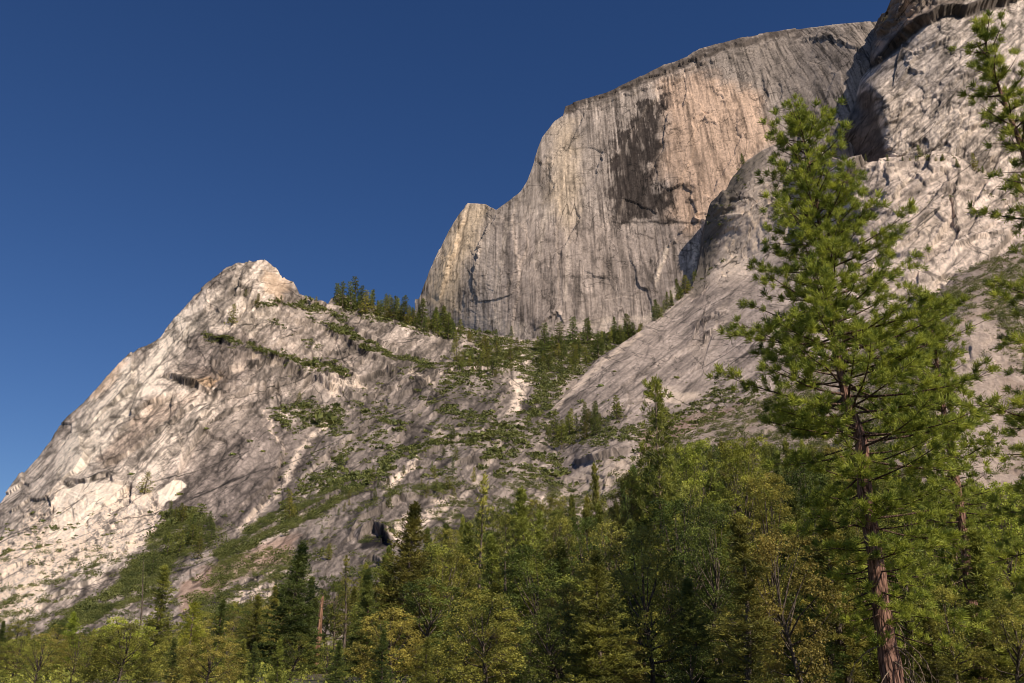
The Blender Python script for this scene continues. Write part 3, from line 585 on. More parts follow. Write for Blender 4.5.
cliff('ridge_mountain', (-160, 720, .85), ridge_top, 700,
      [(-160, 640, 800), (0, 502, 960), (50, 440, 1050), (110, 373, 1150), (165, 335, 1230), (205, 284, 1300), (250, 261, 1330), (290, 283, 1350), (330, 302, 1390), (400, 313, 1450), (455, 326, 1540), (520, 340, 1640), (600, 333, 1650), (720, 322, 1700),
       (250, 340, 1170), (200, 400, 1010), (300, 370, 1160), (370, 345, 1260), (380, 400, 1080), (450, 372, 1200), (520, 375, 1260), (580, 370, 1330), (520, 420, 960), (440, 420, 960), (300, 430, 960), (200, 480, 830), (100, 480, 850), (60, 540, 720), (-160, 700, 420), (0, 600, 560), (0, 700, 380),
       (150, 560, 610), (150, 640, 400), (280, 500, 720), (280, 560, 520), (380, 500, 650), (380, 560, 480), (480, 480, 680), (480, 560, 470), (600, 470, 800), (700, 400, 1250), (300, 640, 330), (450, 640, 320), (600, 640, 320), (300, 700, 260), (600, 700, 260), (720, 600, 400), (720, 700, 260)],
      540, ridge_relief, ridge_steps, ridge_colour, M['rock_mid'], 'pale granite peak and broken ridge on the left with brushy aprons', back=10, back_step=6, rag=.8, gain=.8)

# ---- the near slope behind the trees on the right
talus_top = [(500, 600), (540, 560), (580, 520), (620, 480), (650, 452), (690, 432), (730, 412), (780, 388), (830, 362), (880, 335), (915, 318), (940, 292), (955, 276), (975, 266), (1000, 255), (1030, 243), (1160, 200)]
def talus_relief(p, u, v):
    w = p + 4 * np.stack([fbm(p / 20, 3, 411), fbm(p / 20, 3, 412), fbm(p / 20, 3, 413)], -1)
    f1, e1 = facet(w / 26, 401, .8); f2, e2 = facet(w / 8, 402, .9); f3, e3 = facet(w / 2.6, 403, .9)
    return 2.5 * f1 + 1.2 * f2 + .6 * f3 + 1.2 * fbm(p / 30, 4, 405)
def talus_colour(p, u, v):
    c = np.tile(np.array([.33, .28, .25]), (len(p), 1))
    c *= (1 + .25 * fbm(p / 8, 4, 421, .7))[:, None]
    c = mixc(c, sstep(-.1, .5, fbm(p / 25, 3, 422)) * .5, (.27, .21, .17))
    sl = poly(u, v, [(940, 345), (975, 318), (1000, 330), (1000, 480), (940, 480)], 5)
    c = mixc(c, sl * .7, (.40, .34, .3))
    s = fbm(np.stack([p[:, 0] / 2, p[:, 1] / 10, p[:, 2] / 25], -1), 3, 423)
    c *= (1 - .25 * sl * sstep(0, .6, s))[:, None]
    return c
cliff('talus_hill', (500, 1160, 1.3), talus_top, 700,
      [(500, 600, 380), (580, 520, 470), (650, 452, 560), (780, 388, 620), (880, 335, 650), (940, 292, 660), (1000, 255, 680), (1160, 200, 700), (960, 330, 520), (970, 400, 430), (960, 470, 330), (1060, 400, 420), (800, 500, 370), (650, 560, 330), (540, 640, 280), (700, 700, 200), (900, 600, 240), (900, 700, 190), (1160, 500, 280), (1160, 700, 190)],
      280, talus_relief, [([(940, 345), (960, 325), (985, 310)], 5, 10)], talus_colour, M['rock_near'], 'brushy talus slope behind the trees on the right', back=8, back_step=4)

# ---- valley floor
def ground_z(x, y):
    return .03 * np.maximum(0, y - 60) + .5 * np.sin(x * .06) * np.cos(y * .05) * np.clip(y / 40, 0, 1)
gx = np.concatenate([np.linspace(-9000, -500, 14), np.linspace(-450, 450, 181), np.linspace(500, 9000, 14)])
gy = np.concatenate([np.linspace(-9000, -120, 14), np.linspace(-100, 500, 121), np.linspace(560, 9000, 16)])
GX, GY = np.meshgrid(gx, gy); GZ = np.where(GY < 500, ground_z(GX, np.minimum(GY, 420)), 10.8) + .15 * fbm(np.stack([GX.ravel() / 9, GY.ravel() / 9, GX.ravel() * 0], -1), 3, 9).reshape(GX.shape)
gi = np.arange(GX.size).reshape(GX.shape)
gm, nt, N, L = nodes('forest_floor')
out = N.new('ShaderNodeOutputMaterial'); bs = N.new('ShaderNodeBsdfPrincipled'); L.new(bs.outputs[0], out.inputs[0]); bs.inputs['Roughness'].default_value = 1
nz = N.new('ShaderNodeTexNoise'); nz.inputs['Scale'].default_value = .6; nz.inputs['Detail'].default_value = 8; tc = N.new('ShaderNodeTexCoord'); L.new(tc.outputs['Object'], nz.inputs['Vector'])
rp = N.new('ShaderNodeValToRGB'); rp.color_ramp.elements[0].position = .35; rp.color_ramp.elements[0].color = (.03, .035, .015, 1); rp.color_ramp.elements[1].position = .65; rp.color_ramp.elements[1].color = (.12, .085, .05, 1)
L.new(nz.outputs[0], rp.inputs[0]); L.new(rp.outputs[0], bs.inputs['Base Color'])
g = mesh('ground', np.stack([GX, GY, GZ], -1).reshape(-1, 3), np.stack([gi[:-1, :-1], gi[:-1, 1:], gi[1:, 1:], gi[1:, :-1]], -1).reshape(-1, 4), gm, smooth=True)
tag(g, kind='structure')

# ------------------------------------------------------------------ foliage primitives
def unit(a): return a / (np.linalg.norm(a, axis=-1, keepdims=True) + 1e-9)

class Plant:
    def __init__(s, seed): s.r = np.random.default_rng(seed); s.wv = []; s.wf = []; s.nw = 0; s.tc = []; s.td = []; s.ts = []
    def tube(s, path, rad, sides=5):
        path = np.asarray(path, float); rad = np.asarray(rad, float); n = len(path)
        d = unit(np.gradient(path, axis=0)); ref = np.array([1., 0, 0]) if abs(d[0][0]) < .8 else np.array([0, 1., 0])
        a = unit(np.cross(d, ref)); b = np.cross(d, a)
        th = np.arange(sides) / sides * 2 * np.pi
        V = path[:, None] + rad[:, None, None] * (np.cos(th)[None, :, None] * a[:, None] + np.sin(th)[None, :, None] * b[:, None])
        i = np.arange(n * sides).reshape(n, sides); j = np.roll(i, -1, 1)
        s.wf.append(np.stack([i[:-1], j[:-1], j[1:], i[1:]], -1).reshape(-1, 4) + s.nw); s.wv.append(V.reshape(-1, 3)); s.nw += n * sides
    def tuft(s, c, d, size=1.0): s.tc.append(np.atleast_2d(c)); s.td.append(np.atleast_2d(d)); s.ts.append(np.full(len(np.atleast_2d(c)), size))
    def wood(s): return np.concatenate(s.wv), np.concatenate(s.wf)
    def needles(s, k, ln, w, spread=.9, flat=1.0, up=.25):
        c = np.concatenate(s.tc); d = unit(np.concatenate(s.td)); sz = np.concatenate(s.ts)
        n = len(c); q = s.r.normal(size=(n, k, 3)); q[..., 2] *= flat
        dd = unit(d[:, None] * (1 / spread) * .8 + unit(q) + np.array([0, 0, up]))
        l = ln * sz[:, None] * s.r.uniform(.6, 1.1, (n, k))
        side = unit(np.cross(dd, s.r.normal(size=(n, k, 3)))) * (w * sz)[:, None, None]
        base = c[:, None] + s.r.normal(size=(n, k, 3)) * ln * .18
        V = np.stack([base - side * .6, base + side * .6, base + dd * l[..., None] * .65 + side, base + dd * l[..., None]], 2).reshape(-1, 3)
        return V, np.arange(len(V)).reshape(-1, 4)
    def leaves(s, k, rad, size, up=.5):
        c = np.concatenate(s.tc); sz = np.concatenate(s.ts); n = len(c)
        p = c[:, None] + unit(s.r.normal(size=(n, k, 3))) * (s.r.uniform(0, 1, (n, k, 1)) ** .5) * rad * sz[:, None, None] * np.array([1, 1, .75])
        nn = unit(s.r.normal(size=(n, k, 3)) + np.array([0, 0, up])); a = unit(np.cross(nn, s.r.normal(size=(n, k, 3)))); b = np.cross(nn, a)
        l = size * s.r.uniform(.5, 1.15, (n, k, 1))
        V = np.stack([p - a * l * .5, p + b * l * .32, p + a * l * .5, p - b * l * .32], 2).reshape(-1, 3)
        return V, np.arange(len(V)).reshape(-1, 4)

def limb(pl, p0, az, length, pitch0, pitch1, r0, tuft_from=.35, spacing=.45, size=1.0, twigs=True, sides=4, dens=1.0):
    """one bough: a curved tapered tube with side shoots that carry the tufts"""
    r = pl.r; n = 6; pts = [np.array(p0, float)]
    for i in range(n):
        t = (i + 1) / n; pt = pitch0 + (pitch1 - pitch0) * t; az += r.normal() * .09
        pts.append(pts[-1] + length / n * np.array([math.cos(az) * math.cos(pt), math.sin(az) * math.cos(pt), math.sin(pt)]))
    pts = np.array(pts); rad = r0 * np.linspace(1, .12, n + 1)
    pl.tube(pts, rad, sides)
    m = max(2, int(length * (1 - tuft_from) / spacing))
    for t in np.linspace(tuft_from, 1, m):
        x = t * n; i = min(int(x), n - 1); p = pts[i] + (pts[i + 1] - pts[i]) * (x - i); d = pts[i + 1] - pts[i]
        if twigs and t < .97:
            for sgn in (-1, 1):
                if r.random() > .85 * dens: continue
                aa = az + sgn * r.uniform(.5, 1.15); sl = length * r.uniform(.14, .34) * (1.15 - t * .6); pp = r.uniform(-.1, .55)
                q = p + sl * np.array([math.cos(aa) * math.cos(pp), math.sin(aa) * math.cos(pp), math.sin(pp)])
                pl.tube([p, (p + q) / 2 + r.normal(size=3) * .04, q], [r0 * .25, r0 * .16, r0 * .07], 3)
                kk = max(1, int(sl / spacing + .5))
                for j in range(kk):
                    f = 1 - j / kk * .8; c = p + (q - p) * f
                    pl.tuft(c + r.normal(size=3) * .06, q - p + np.array([0, 0, .25 * sl]), size * r.uniform(.75, 1.15))
        if r.random() < dens: pl.tuft(p + r.normal(size=3) * .07, d + np.array([0, 0, .2]), size * r.uniform(.8, 1.15))
    return pts

def finish(pl, name, V, F, leaf, bark, loc=(0, 0, 0), part=True):
    root = bpy.data.objects.new(name, None); C.objects.link(root); root.location = loc
    wv, wf = pl.wood(); mesh('trunk', wv, wf, bark, root, smooth=True); mesh('crown', V, F, leaf, root)
    return root

# conifer templates stand 20 m tall, broadleaf ones 12 m
def conifer(seed, Rm, prof, t0, nb, pitch_lo, pitch_hi, k, ln, w, spacing, dens=1.0, trunk=.28, leaf='fir', bark='bark_grey', name='fir_tree', flat=.5, H=20., wob=.25):
    pl = Plant(seed); r = pl.r
    zz = np.linspace(0, H, 14); path = np.stack([wob * np.sin(zz * .22 + seed), wob * np.cos(zz * .17 + seed * 2), zz], -1)
    path[:, :2] -= path[0, :2]
    pl.tube(path, trunk * (1 - zz / H) ** .8 + .012, 8)
    for i in range(nb):
        t = t0 + (1 - t0) * ((i + r.random()) / nb) ** .92; z = H * t * .985
        if r.random() > .93: continue
        base = np.array([np.interp(z, zz, path[:, 0]), np.interp(z, zz, path[:, 1]), z])
        Lb = Rm * prof(t) * r.uniform(.6, 1.12); a = i * 2.399 + r.normal() * .35
        pt = pitch_lo + (pitch_hi - pitch_lo) * ((t - t0) / (1 - t0)) + r.normal() * .1
        limb(pl, base, a, Lb, pt, pt + .3, max(.015, trunk * .22 * (1 - t) + .012), .25, spacing, 1.0, True, 3, dens)
    pl.tuft(path[-1], np.array([0, 0, 1.]), 1.)
    V, F = pl.needles(k, ln, w, .8, flat, .05)
    # a few dead stubs below the live crown
    for i in range(8):
        z = H * r.uniform(.08, max(.1, t0)); a = r.uniform(0, 6.3); b = np.array([np.interp(z, zz, path[:, 0]), np.interp(z, zz, path[:, 1]), z])
        q = b + r.uniform(.5, 1.4) * np.array([math.cos(a), math.sin(a), -.25]); pl.tube([b, (b + q) / 2 + [0, 0, .1], q], [.04, .025, .008], 3)
    return finish(pl, name, V, F, M[leaf], M[bark])

def broadleaf(seed, Rm, H=12., nl=16, k=26, size=.2, leaf='oak', bark='bark_grey', dens=1.0, name='oak_tree', low=.16, clump=.62):
    pl = Plant(seed); r = pl.r
    fork = H * r.uniform(.16, .28); pth = np.array([[0, 0, 0], [r.normal() * .15, r.normal() * .15, fork * .5], [r.normal() * .3, r.normal() * .3, fork], [r.normal() * .6, r.normal() * .6, H * .6], [r.normal() * .4, r.normal() * .4, H * .88]])
    pl.tube(pth, [.26, .22, .19, .1, .02], 7)
    lobes = []
    for i in range(nl):
        t = (i + .5) / nl; z = H * (low + (1 - low) * t ** .9); a = i * 2.399 + r.normal() * .3
        env = math.sqrt(max(0, 1 - ((z / H - .48) / .54) ** 2)); rr = Rm * env * r.uniform(.45, .95)
        c = np.array([math.cos(a) * rr, math.sin(a) * rr, min(z, H * .95)]); lr = Rm * r.uniform(.26, .46) * (1 - .35 * t)
        b = pth[2] + (pth[3] - pth[2]) * min(1, max(0, (z - fork) / (H * .6) * .7))
        mid = (b + c) / 2 + np.array([0, 0, -.12 * rr]) + r.normal(size=3) * .15
        pl.tube([b, mid, c], [.09, .055, .02], 4)
        m = int(26 * (lr / 1.3) ** 2 * dens) + 5
        for j in range(m):
            d = unit(r.normal(size=3) + np.array([0, 0, .25])); q = c + d * lr * r.uniform(.72, 1.06) * np.array([1, 1, .8])
            pl.tuft(q, d, r.uniform(.7, 1.2))
            if j % 4 == 0: pl.tube([c, (c + q) / 2 + r.normal(size=3) * .08, q], [.02, .014, .006], 3)
    V, F = pl.leaves(k, clump, size)
    return finish(pl, name, V, F, M[leaf], M[bark])

cone = lambda t: (1 - t) ** .85 + .03
lean = lambda t: (1 - t) ** .6 * (.75 + .25 * math.sin(t * 19)) + .05
roundp = lambda t: math.sqrt(max(.02, 1 - ((t - .45) / .58) ** 2)) * .9
TPL = {}
TPL['fir_a'] = conifer(1, 4.2, cone, .06, 175, -.25, .35, 13, .5, .06, .42)
TPL['fir_b'] = conifer(2, 3.4, lean, .08, 150, -.35, .3, 13, .5, .06, .42)
TPL['fir_c'] = conifer(3, 5.0, cone, .04, 190, -.15, .45, 13, .5, .06, .45)
TPL['fir_sparse'] = conifer(4, 3.6, lean, .25, 62, -.3, .35, 10, .45, .055, .5, .8)
TPL['pine_a'] = conifer(5, 3.6, roundp, .34, 70, -.1, .6, 24, .5, .05, .5, .9, .3, 'pine', 'bark', 'pine_tree', 1.)
TPL['pine_b'] = conifer(6, 3.4, cone, .08, 150, .1, .75, 24, .5, .05, .42, 1., .26, 'fir_blue', 'bark', 'pine_tree', 1.)
OAKS = [('oak_1', 12, 4.4, 18), ('oak_2', 12, 3.8, 18), ('oak_3', 15, 3.8, 24), ('oak_4', 19, 4.0, 32), ('oak_5', 24, 4.2, 42), ('oak_6', 28, 3.6, 48)]
for i_, (nm_, H_, R_, nl_) in enumerate(OAKS): TPL[nm_] = broadleaf(11 + i_, R_, H_, nl_, 22, .23, clump=.5)
TPL['oak_open'] = broadleaf(24, 3.2, 16, 26, 16, .22, dens=.6, clump=.5)
BASE = dict(fir_a=20, fir_b=20, fir_c=20, fir_sparse=20, pine_a=20, pine_b=20, oak_open=16, **{o_[0]: o_[1] for o_ in OAKS})
print('templates', round(time.time() - T0, 1))
used = set()
def place(tpl, name, x, y, z, H, wfac, label, cat, group=None, leaf=None, lean_=(0, 0), bark=None):
    src = TPL[tpl]; base = BASE[tpl]
    root = src.copy(); root.name = name; C.objects.link(root)
    for ch in src.children:
        c = ch.copy(); C.objects.link(c); c.parent = root; c.name = 'crown' if ch.name.startswith('crown') else 'trunk'
        mt = leaf if c.name.startswith('crown') else bark
        if mt:
            c.data = ch.data if ch.data.materials[0] == M[mt] else swap(ch.data, mt)
    s = H / base; root.location = (x, y, z); root.scale = (s * wfac, s * wfac, s); root.rotation_euler = (lean_[0], lean_[1], random.uniform(0, 6.28))
    tag(root, label, cat, group); return root
_sw = {}
def swap(me, mt):
    k = (me.name, mt)
    if k not in _sw:
        m2 = me.copy(); m2.materials.clear(); m2.materials.append(M[mt]); _sw[k] = m2
    return _sw[k]
RAD = dict(fir_a=4., fir_b=3.1, fir_c=4.7, fir_sparse=3.4, pine_a=3.6, pine_b=2.9, oak_open=3.7, **{o_[0]: o_[2] * 1.12 for o_ in OAKS})
def stand(tpl, name, u, v, Y, hw, label, cat, group=None, leaf=None, bark=None):
    """a tree on the valley floor at depth Y whose tip stands in direction (u, v), HW half its width"""
    p = at(u, v, Y); gz = float(ground_z(p[0], p[1])) - .15; H = max(p[2] - gz, hw * Y / FP * 1.1, 3.)
    wm = hw * Y / (FP * .98)
    if tpl in ('oak_a', 'oak_b', 'oak_c'):
        rk = sorted(OAKS, key=lambda o_: abs(math.log((H / wm) / (o_[1] / (o_[2] * 1.12))))); tpl = rk[0 if tpl != 'oak_b' else 1][0]
    base = BASE[tpl]; wf = wm / (RAD[tpl] * H / base)
    return place(tpl, name, p[0], p[1], gz, H, min(max(wf, .6), 1.5), label, cat, group, leaf, bark=bark)

HERO = [
 ('oak_a', 'shrub', 10, 652, 90, 18, 'rusty red dry bush at the bottom left corner', 'bush', 'dry'),
 ('oak_b', 'oak_tree', 38, 640, 95, 30, 'rounded mid green tree just right of the rusty bush', 'tree', 'oak'),
 ('fir_c', 'cedar_tree', 76, 612, 92, 34, 'bright green pointed cedar, first tall tip from the left', 'tree', 'oak_bright'),
 ('oak_c', 'oak_tree', 128, 619, 88, 38, 'broad yellow green oak between the bright cedar and the dark fir', 'tree', 'oak_bright'),
 ('fir_b', 'fir_tree', 163, 566, 130, 28, 'dark narrow fir against the brushy gully above the yellow green oak', 'tree', 'fir'),
 ('pine_a', 'pine_tree', 198, 603, 72, 38, 'light green young pine with pale bare trunk showing below its crown', 'tree', 'oak_bright'),
 ('fir_b', 'fir_tree', 225, 600, 110, 20, 'dark slender fir touching the pale trunked young pine', 'tree', 'fir_blue'),
 ('fir_a', 'fir_tree', 256, 596, 115, 27, 'mid green fir in front of the pale rubble slope', 'tree', 'fir'),
 ('fir_c', 'fir_tree', 301, 544, 105, 40, 'tall dark fir standing just left of the broken brown snag', 'tree', 'fir_blue'),
 ('fir_sparse', 'fir_tree', 349, 556, 190, 18, 'thin see-through fir under the small dark cave', 'tree', 'oak'),
 ('pine_b', 'pine_tree', 368, 571, 72, 32, 'dense dark green pine with upswept boughs right of the snag', 'tree', 'fir_blue'),
 ('fir_c', 'fir_tree', 411, 504, 100, 52, 'broad tiered fir with a sharp tip below the white rock patch', 'tree', 'fir'),
 ('oak_a', 'oak_tree', 452, 552, 105, 34, 'mottled oak leaning against the broad tiered fir', 'tree', 'oak'),
 ('fir_sparse', 'fir_tree', 482, 476, 140, 27, 'thin airy yellowish fir rising over the oaks in the middle', 'tree', 'oak_olive'),
 ('fir_a', 'fir_tree', 526, 488, 110, 38, 'full green fir right of the airy yellowish one', 'tree', 'fir'),
 ('oak_b', 'oak_tree', 561, 514, 115, 28, 'rounded oak between the full fir and the small slender fir', 'tree', 'oak'),
 ('fir_b', 'fir_tree', 592, 465, 250, 17, 'small slender fir standing before the overhung rock hump', 'tree', 'fir'),
 ('oak_open', 'oak_tree', 607, 520, 95, 36, 'thin brownish oak with bare limbs showing', 'tree', 'oak_olive'),
 ('pine_a', 'pine_tree', 655, 384, 130, 38, 'tall open pine whose grey trunk shows under a high crown', 'tree', 'oak'),
 ('oak_b', 'oak_tree', 628, 470, 135, 24, 'leafy tree filling the foot of the tall open pine', 'tree', 'oak'),
 ('oak_b', 'maple_tree', 694, 440, 112, 34, 'bright leafy maple right of the tall open pine', 'tree', 'oak_bright'),
 ('oak_c', 'maple_tree', 741, 436, 104, 42, 'broad leafy maple touching the boughs of the giant pine', 'tree', 'oak_bright'),
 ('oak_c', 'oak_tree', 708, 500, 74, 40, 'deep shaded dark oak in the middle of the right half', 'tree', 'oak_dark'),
 ('oak_a', 'oak_tree', 742, 606, 52, 46, 'low rounded yellow green bush oak left of the giant trunk', 'tree', 'oak_olive'),
 ('oak_a', 'oak_tree', 665, 560, 72, 30, 'shaded oak left of the yellow green bush oak', 'tree', 'oak'),
 ('oak_c', 'oak_tree', 575, 590, 66, 42, 'large olive oak in the bottom middle', 'tree', 'oak_olive'),
 ('oak_a', 'oak_tree', 620, 640, 56, 38, 'low olive oak right of the large olive oak', 'tree', 'oak_olive'),
 ('oak_b', 'oak_tree', 500, 628, 62, 36, 'low olive oak left of the large olive oak', 'tree', 'oak_olive'),
 ('oak_a', 'oak_tree', 440, 640, 64, 34, 'low green oak right of the upswept dark pine', 'tree', 'oak'),
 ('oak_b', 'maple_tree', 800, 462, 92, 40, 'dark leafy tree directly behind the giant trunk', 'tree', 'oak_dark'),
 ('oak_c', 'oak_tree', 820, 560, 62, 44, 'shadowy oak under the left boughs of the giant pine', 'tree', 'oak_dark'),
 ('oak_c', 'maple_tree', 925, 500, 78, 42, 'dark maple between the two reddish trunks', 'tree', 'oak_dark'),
 ('oak_c', 'maple_tree', 995, 482, 88, 42, 'sunlit maple near the lower right edge', 'tree', 'oak_bright'),
 ('oak_a', 'maple_tree', 1040, 520, 64, 36, 'bright leafy maple cut by the right edge', 'tree', 'oak_bright'),
 ('oak_a', 'oak_tree', 945, 590, 52, 40, 'low green oak right of the giant trunk', 'tree', 'oak'),
 ('oak_b', 'oak_tree', 1005, 600, 50, 40, 'low olive oak in the bottom right corner', 'tree', 'oak'),
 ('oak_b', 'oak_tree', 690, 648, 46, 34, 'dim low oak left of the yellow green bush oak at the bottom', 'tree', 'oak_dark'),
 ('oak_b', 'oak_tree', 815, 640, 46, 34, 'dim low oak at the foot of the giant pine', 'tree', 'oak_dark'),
]
for tpl, nm, u, v, Y, hw, lab, cat, leaf in HERO:
    if Y: stand(tpl, nm, u, v, Y, hw, lab, cat, None, leaf, 'twig' if tpl == 'pine_a' else None)
sky_line = [(-60, 660), (0, 645), (50, 636), (100, 634), (150, 622), (200, 616), (250, 596), (300, 574), (350, 578), (400, 535), (450, 520), (500, 502), (550, 492), (600, 496), (650, 452), (700, 440), (750, 440), (800, 440), (850, 445), (900, 450), (950, 478), (1000, 490), (1090, 480)]
kinds = [('fir_c', 'fir_tree', 'fir'), ('fir_b', 'fir_tree', 'fir_blue'), ('oak_a', 'oak_tree', 'oak'), ('oak_b', 'oak_tree', 'oak'), ('oak_c', 'oak_tree', 'oak_olive'), ('fir_a', 'fir_tree', 'fir'), ('fir_b', 'fir_tree', 'fir'), ('oak_open', 'oak_tree', 'oak'), ('oak_b', 'oak_tree', 'oak_dark'), ('fir_a', 'fir_tree', 'fir_blue')]
k = 0
for row, (Ya, Yb, dv, step) in enumerate([(220, 300, 2, 17), (150, 210, 18, 19), (95, 140, 42, 26), (62, 88, 75, 32), (42, 58, 110, 46)]):
    u = -50 + row * 9
    while u < 1090:
        v = float(interp(u, sky_line)) + dv * random.uniform(.3, 1.3); Y = random.uniform(Ya, Yb)
        if v > 655: v = random.uniform(650, 668)
        if u < 380 and row > 1: v = max(v, random.uniform((0, 0, 638, 654, 660)[row], 668))
        if u > 380 or row != 2 or random.random() < .6:
            tpl, nm, leaf = random.choice(kinds)
            hw = random.uniform(.8, 1.2) * (18 if tpl.startswith('fir') else 20) * (1 + .35 * row)
            isfir = nm == 'fir_tree'
            stand(tpl, nm, u, v, Y, hw, 'fir crowded among the mixed valley forest below the cliffs' if isfir else 'leafy oak crowded among the mixed valley forest below the cliffs', 'tree',
                  'firs of the valley forest' if isfir else 'oaks of the valley forest', leaf)
        u += step * random.uniform(.7, 1.3)
print('forest', round(time.time() - T0, 1))

# ---- broken snag, thin dead stem
def dead(name, pts, rad, label, twigs, seed, mat='wood_dead'):
    pl = Plant(seed); P = np.array(pts, float); root = bpy.data.objects.new(name, None); C.objects.link(root); root.location = P[0]
    P = P - P[0]; pl.tube(P, rad, 8); wv, wf = pl.wood(); mesh('trunk', wv, wf, M[mat], root, smooth=True)
    r = pl.r
    for i in range(twigs):
        p2 = Plant(seed * 50 + i); t = r.uniform(.15, .75) * (len(P) - 1); j = int(t); b = P[j] + (P[j + 1] - P[j]) * (t - j)
        a = r.uniform(0, 6.28); l = r.uniform(1.2, 3.2); q = [b]
        for _ in range(4): a += r.normal() * .3; q.append(q[-1] + l / 4 * np.array([math.cos(a), math.sin(a) * .6, r.normal() * .3 - .05]))
        p2.tube(q, [.06, .045, .03, .02, .008], 4)
        wv, wf = p2.wood(); mesh('branch', wv, wf, M['twig'], root, smooth=True)
    tag(root, label, 'dead tree')
gz = float(ground_z(at(317, 660, 110)[0], 110))
b = at(317, 645, 110); b[2] = gz; t_ = at(322, 600, 110)
dead('snag', [b, b * .5 + t_ * .5 + [.05, 0, 0], b * .25 + t_ * .75, t_, t_ + [.12, 0, .5]], [.36, .32, .27, .2, .03], 'broken reddish brown snag with a shattered top', 9, 31)
b = at(143, 620, 200); b[2] = ground_z(b[0], 200); t_ = at(143.5, 556, 200)
dead('bare_tree', [b, b * .5 + t_ * .5 + [.3, 0, 0], t_], [.3, .17, .03], 'thin bare grey stem in front of the brushy gully on the left', 5, 32, 'bark_grey')
b = at(500, 640, 90); b[2] = ground_z(b[0], 90); t_ = at(505, 560, 88)
dead('bare_tree', [b, b * .5 + t_ * .5 + [.3, 0, 0], t_], [.28, .2, .05], 'bare forked grey tree among the middle oaks', 8, 33, 'bark_grey')

# ------------------------------------------------------------------ the giant pine and its neighbours
def big_pine(name, axis, Y, rads, reach, seed, label, n_br, v_lo, top_pitch=.7, leaf='pine', bark='bark', k=48, ln=.34, w=.024, spacing=.33, dead_n=11, depth_lean=0, sizef=1.0, dens=1.0):
    pl = Plant(seed); r = pl.r
    vs = np.array([a[1] for a in axis]); P = at([a[0] for a in axis], vs, Y)
    P[0, 2] = ground_z(P[0, 0], Y) - .3
    root = bpy.data.objects.new(name, None); C.objects.link(root); root.location = P[0]; O = P[0].copy(); P = P - O
    zz = P[:, 2]; Z = np.linspace(0, zz[-1], 60); path = np.stack([np.interp(Z, zz, P[:, 0]), np.zeros(60), Z], -1)
    path[:, 0] = np.convolve(np.pad(path[:, 0], 2, 'edge'), [.1, .2, .4, .2, .1], 'valid')
    path[:, 1] = .15 * np.sin(Z * .4)
    rr = np.interp(Z, zz, rads); rr = rr * (1 + .06 * np.sin(Z * 3.1)) 
    pl.tube(path, rr, 14); wv, wf = pl.wood(); mesh('trunk', wv, wf, M[bark], root, smooth=True)
    # boughs share one wood mesh with the finest twigs; the needles are the crown
    pb = Plant(seed + 1); r = pb.r
    for i in range(n_br):
        f = (i + r.random() * .8) / n_br
        v = axis[-1][1] + (v_lo - axis[-1][1]) * f ** 1.12
        zc = np.interp(v, vs[::-1], zz[::-1]); x0 = np.interp(zc, Z, path[:, 0])
        a = i * 2.399 + r.normal() * .3
        L_, R_ = interp(v, [(q[0], q[1]) for q in reach]), interp(v, [(q[0], q[2]) for q in reach])
        px = (L_ * (1 - math.cos(a)) / 2 + R_ * (1 + math.cos(a)) / 2)
        Lb = px * Y / (FP * .97) * r.uniform(.6, 1.14) * (1 - .17 * max(0, math.sin(v * .075 + 2.2 * math.cos(a) + seed)))
        if Lb < .25: Lb = .25
        pitch = np.interp(f, [0, .1, .2, .5, .8, 1], [top_pitch, min(.45, top_pitch), .3, .05, -.2, -.45]) + r.normal() * .13
        limb(pb, [x0, np.interp(zc, Z, path[:, 1]), zc], a, Lb, pitch, pitch + .35, .02 + .009 * Lb, .22 if f < .5 else .42, spacing, sizef, True, 5, dens)
    V, F = pb.needles(k, ln, w, .95, 1., .3)
    wv, wf = pb.wood(); mesh('bough', wv, wf, M['bough'], root, smooth=True)['label'] = 'reddish brown boughs and twigs'
    mesh('crown', V, F, M[leaf], root)
    for i in range(dead_n):
        p2 = Plant(seed * 9 + i); v = r.uniform(v_lo - 60, v_lo + 45); zc = max(1., np.interp(v, vs[::-1], zz[::-1])); x0 = np.interp(zc, Z, path[:, 0])
        a = r.choice([math.pi, math.pi * .8, 3.9, 4.3, 5.6]) + r.normal() * .25; l = r.uniform(1.6, 3.4); q = [np.array([x0, 0, zc])]
        pt = .1
        for _ in range(6): a += r.normal() * .25; pt -= r.uniform(.1, .4); q.append(q[-1] + l / 6 * np.array([math.cos(a) * math.cos(pt), math.sin(a) * math.cos(pt), math.sin(pt)]))
        p2.tube(q, np.linspace(.045, .008, 7), 5)
        for j in (2, 3, 4, 5):
            e = q[j] + r.normal(size=3) * .2 + np.array([0, 0, -r.uniform(.3, .9)]); p2.tube([q[j], (q[j] + e) / 2 + r.normal(size=3) * .08, e], [.02, .014, .005], 4)
        wv, wf = p2.wood(); mesh('dead_branch', wv, wf, M['twig'], root, smooth=True)
    tag(root, label, 'pine'); return root

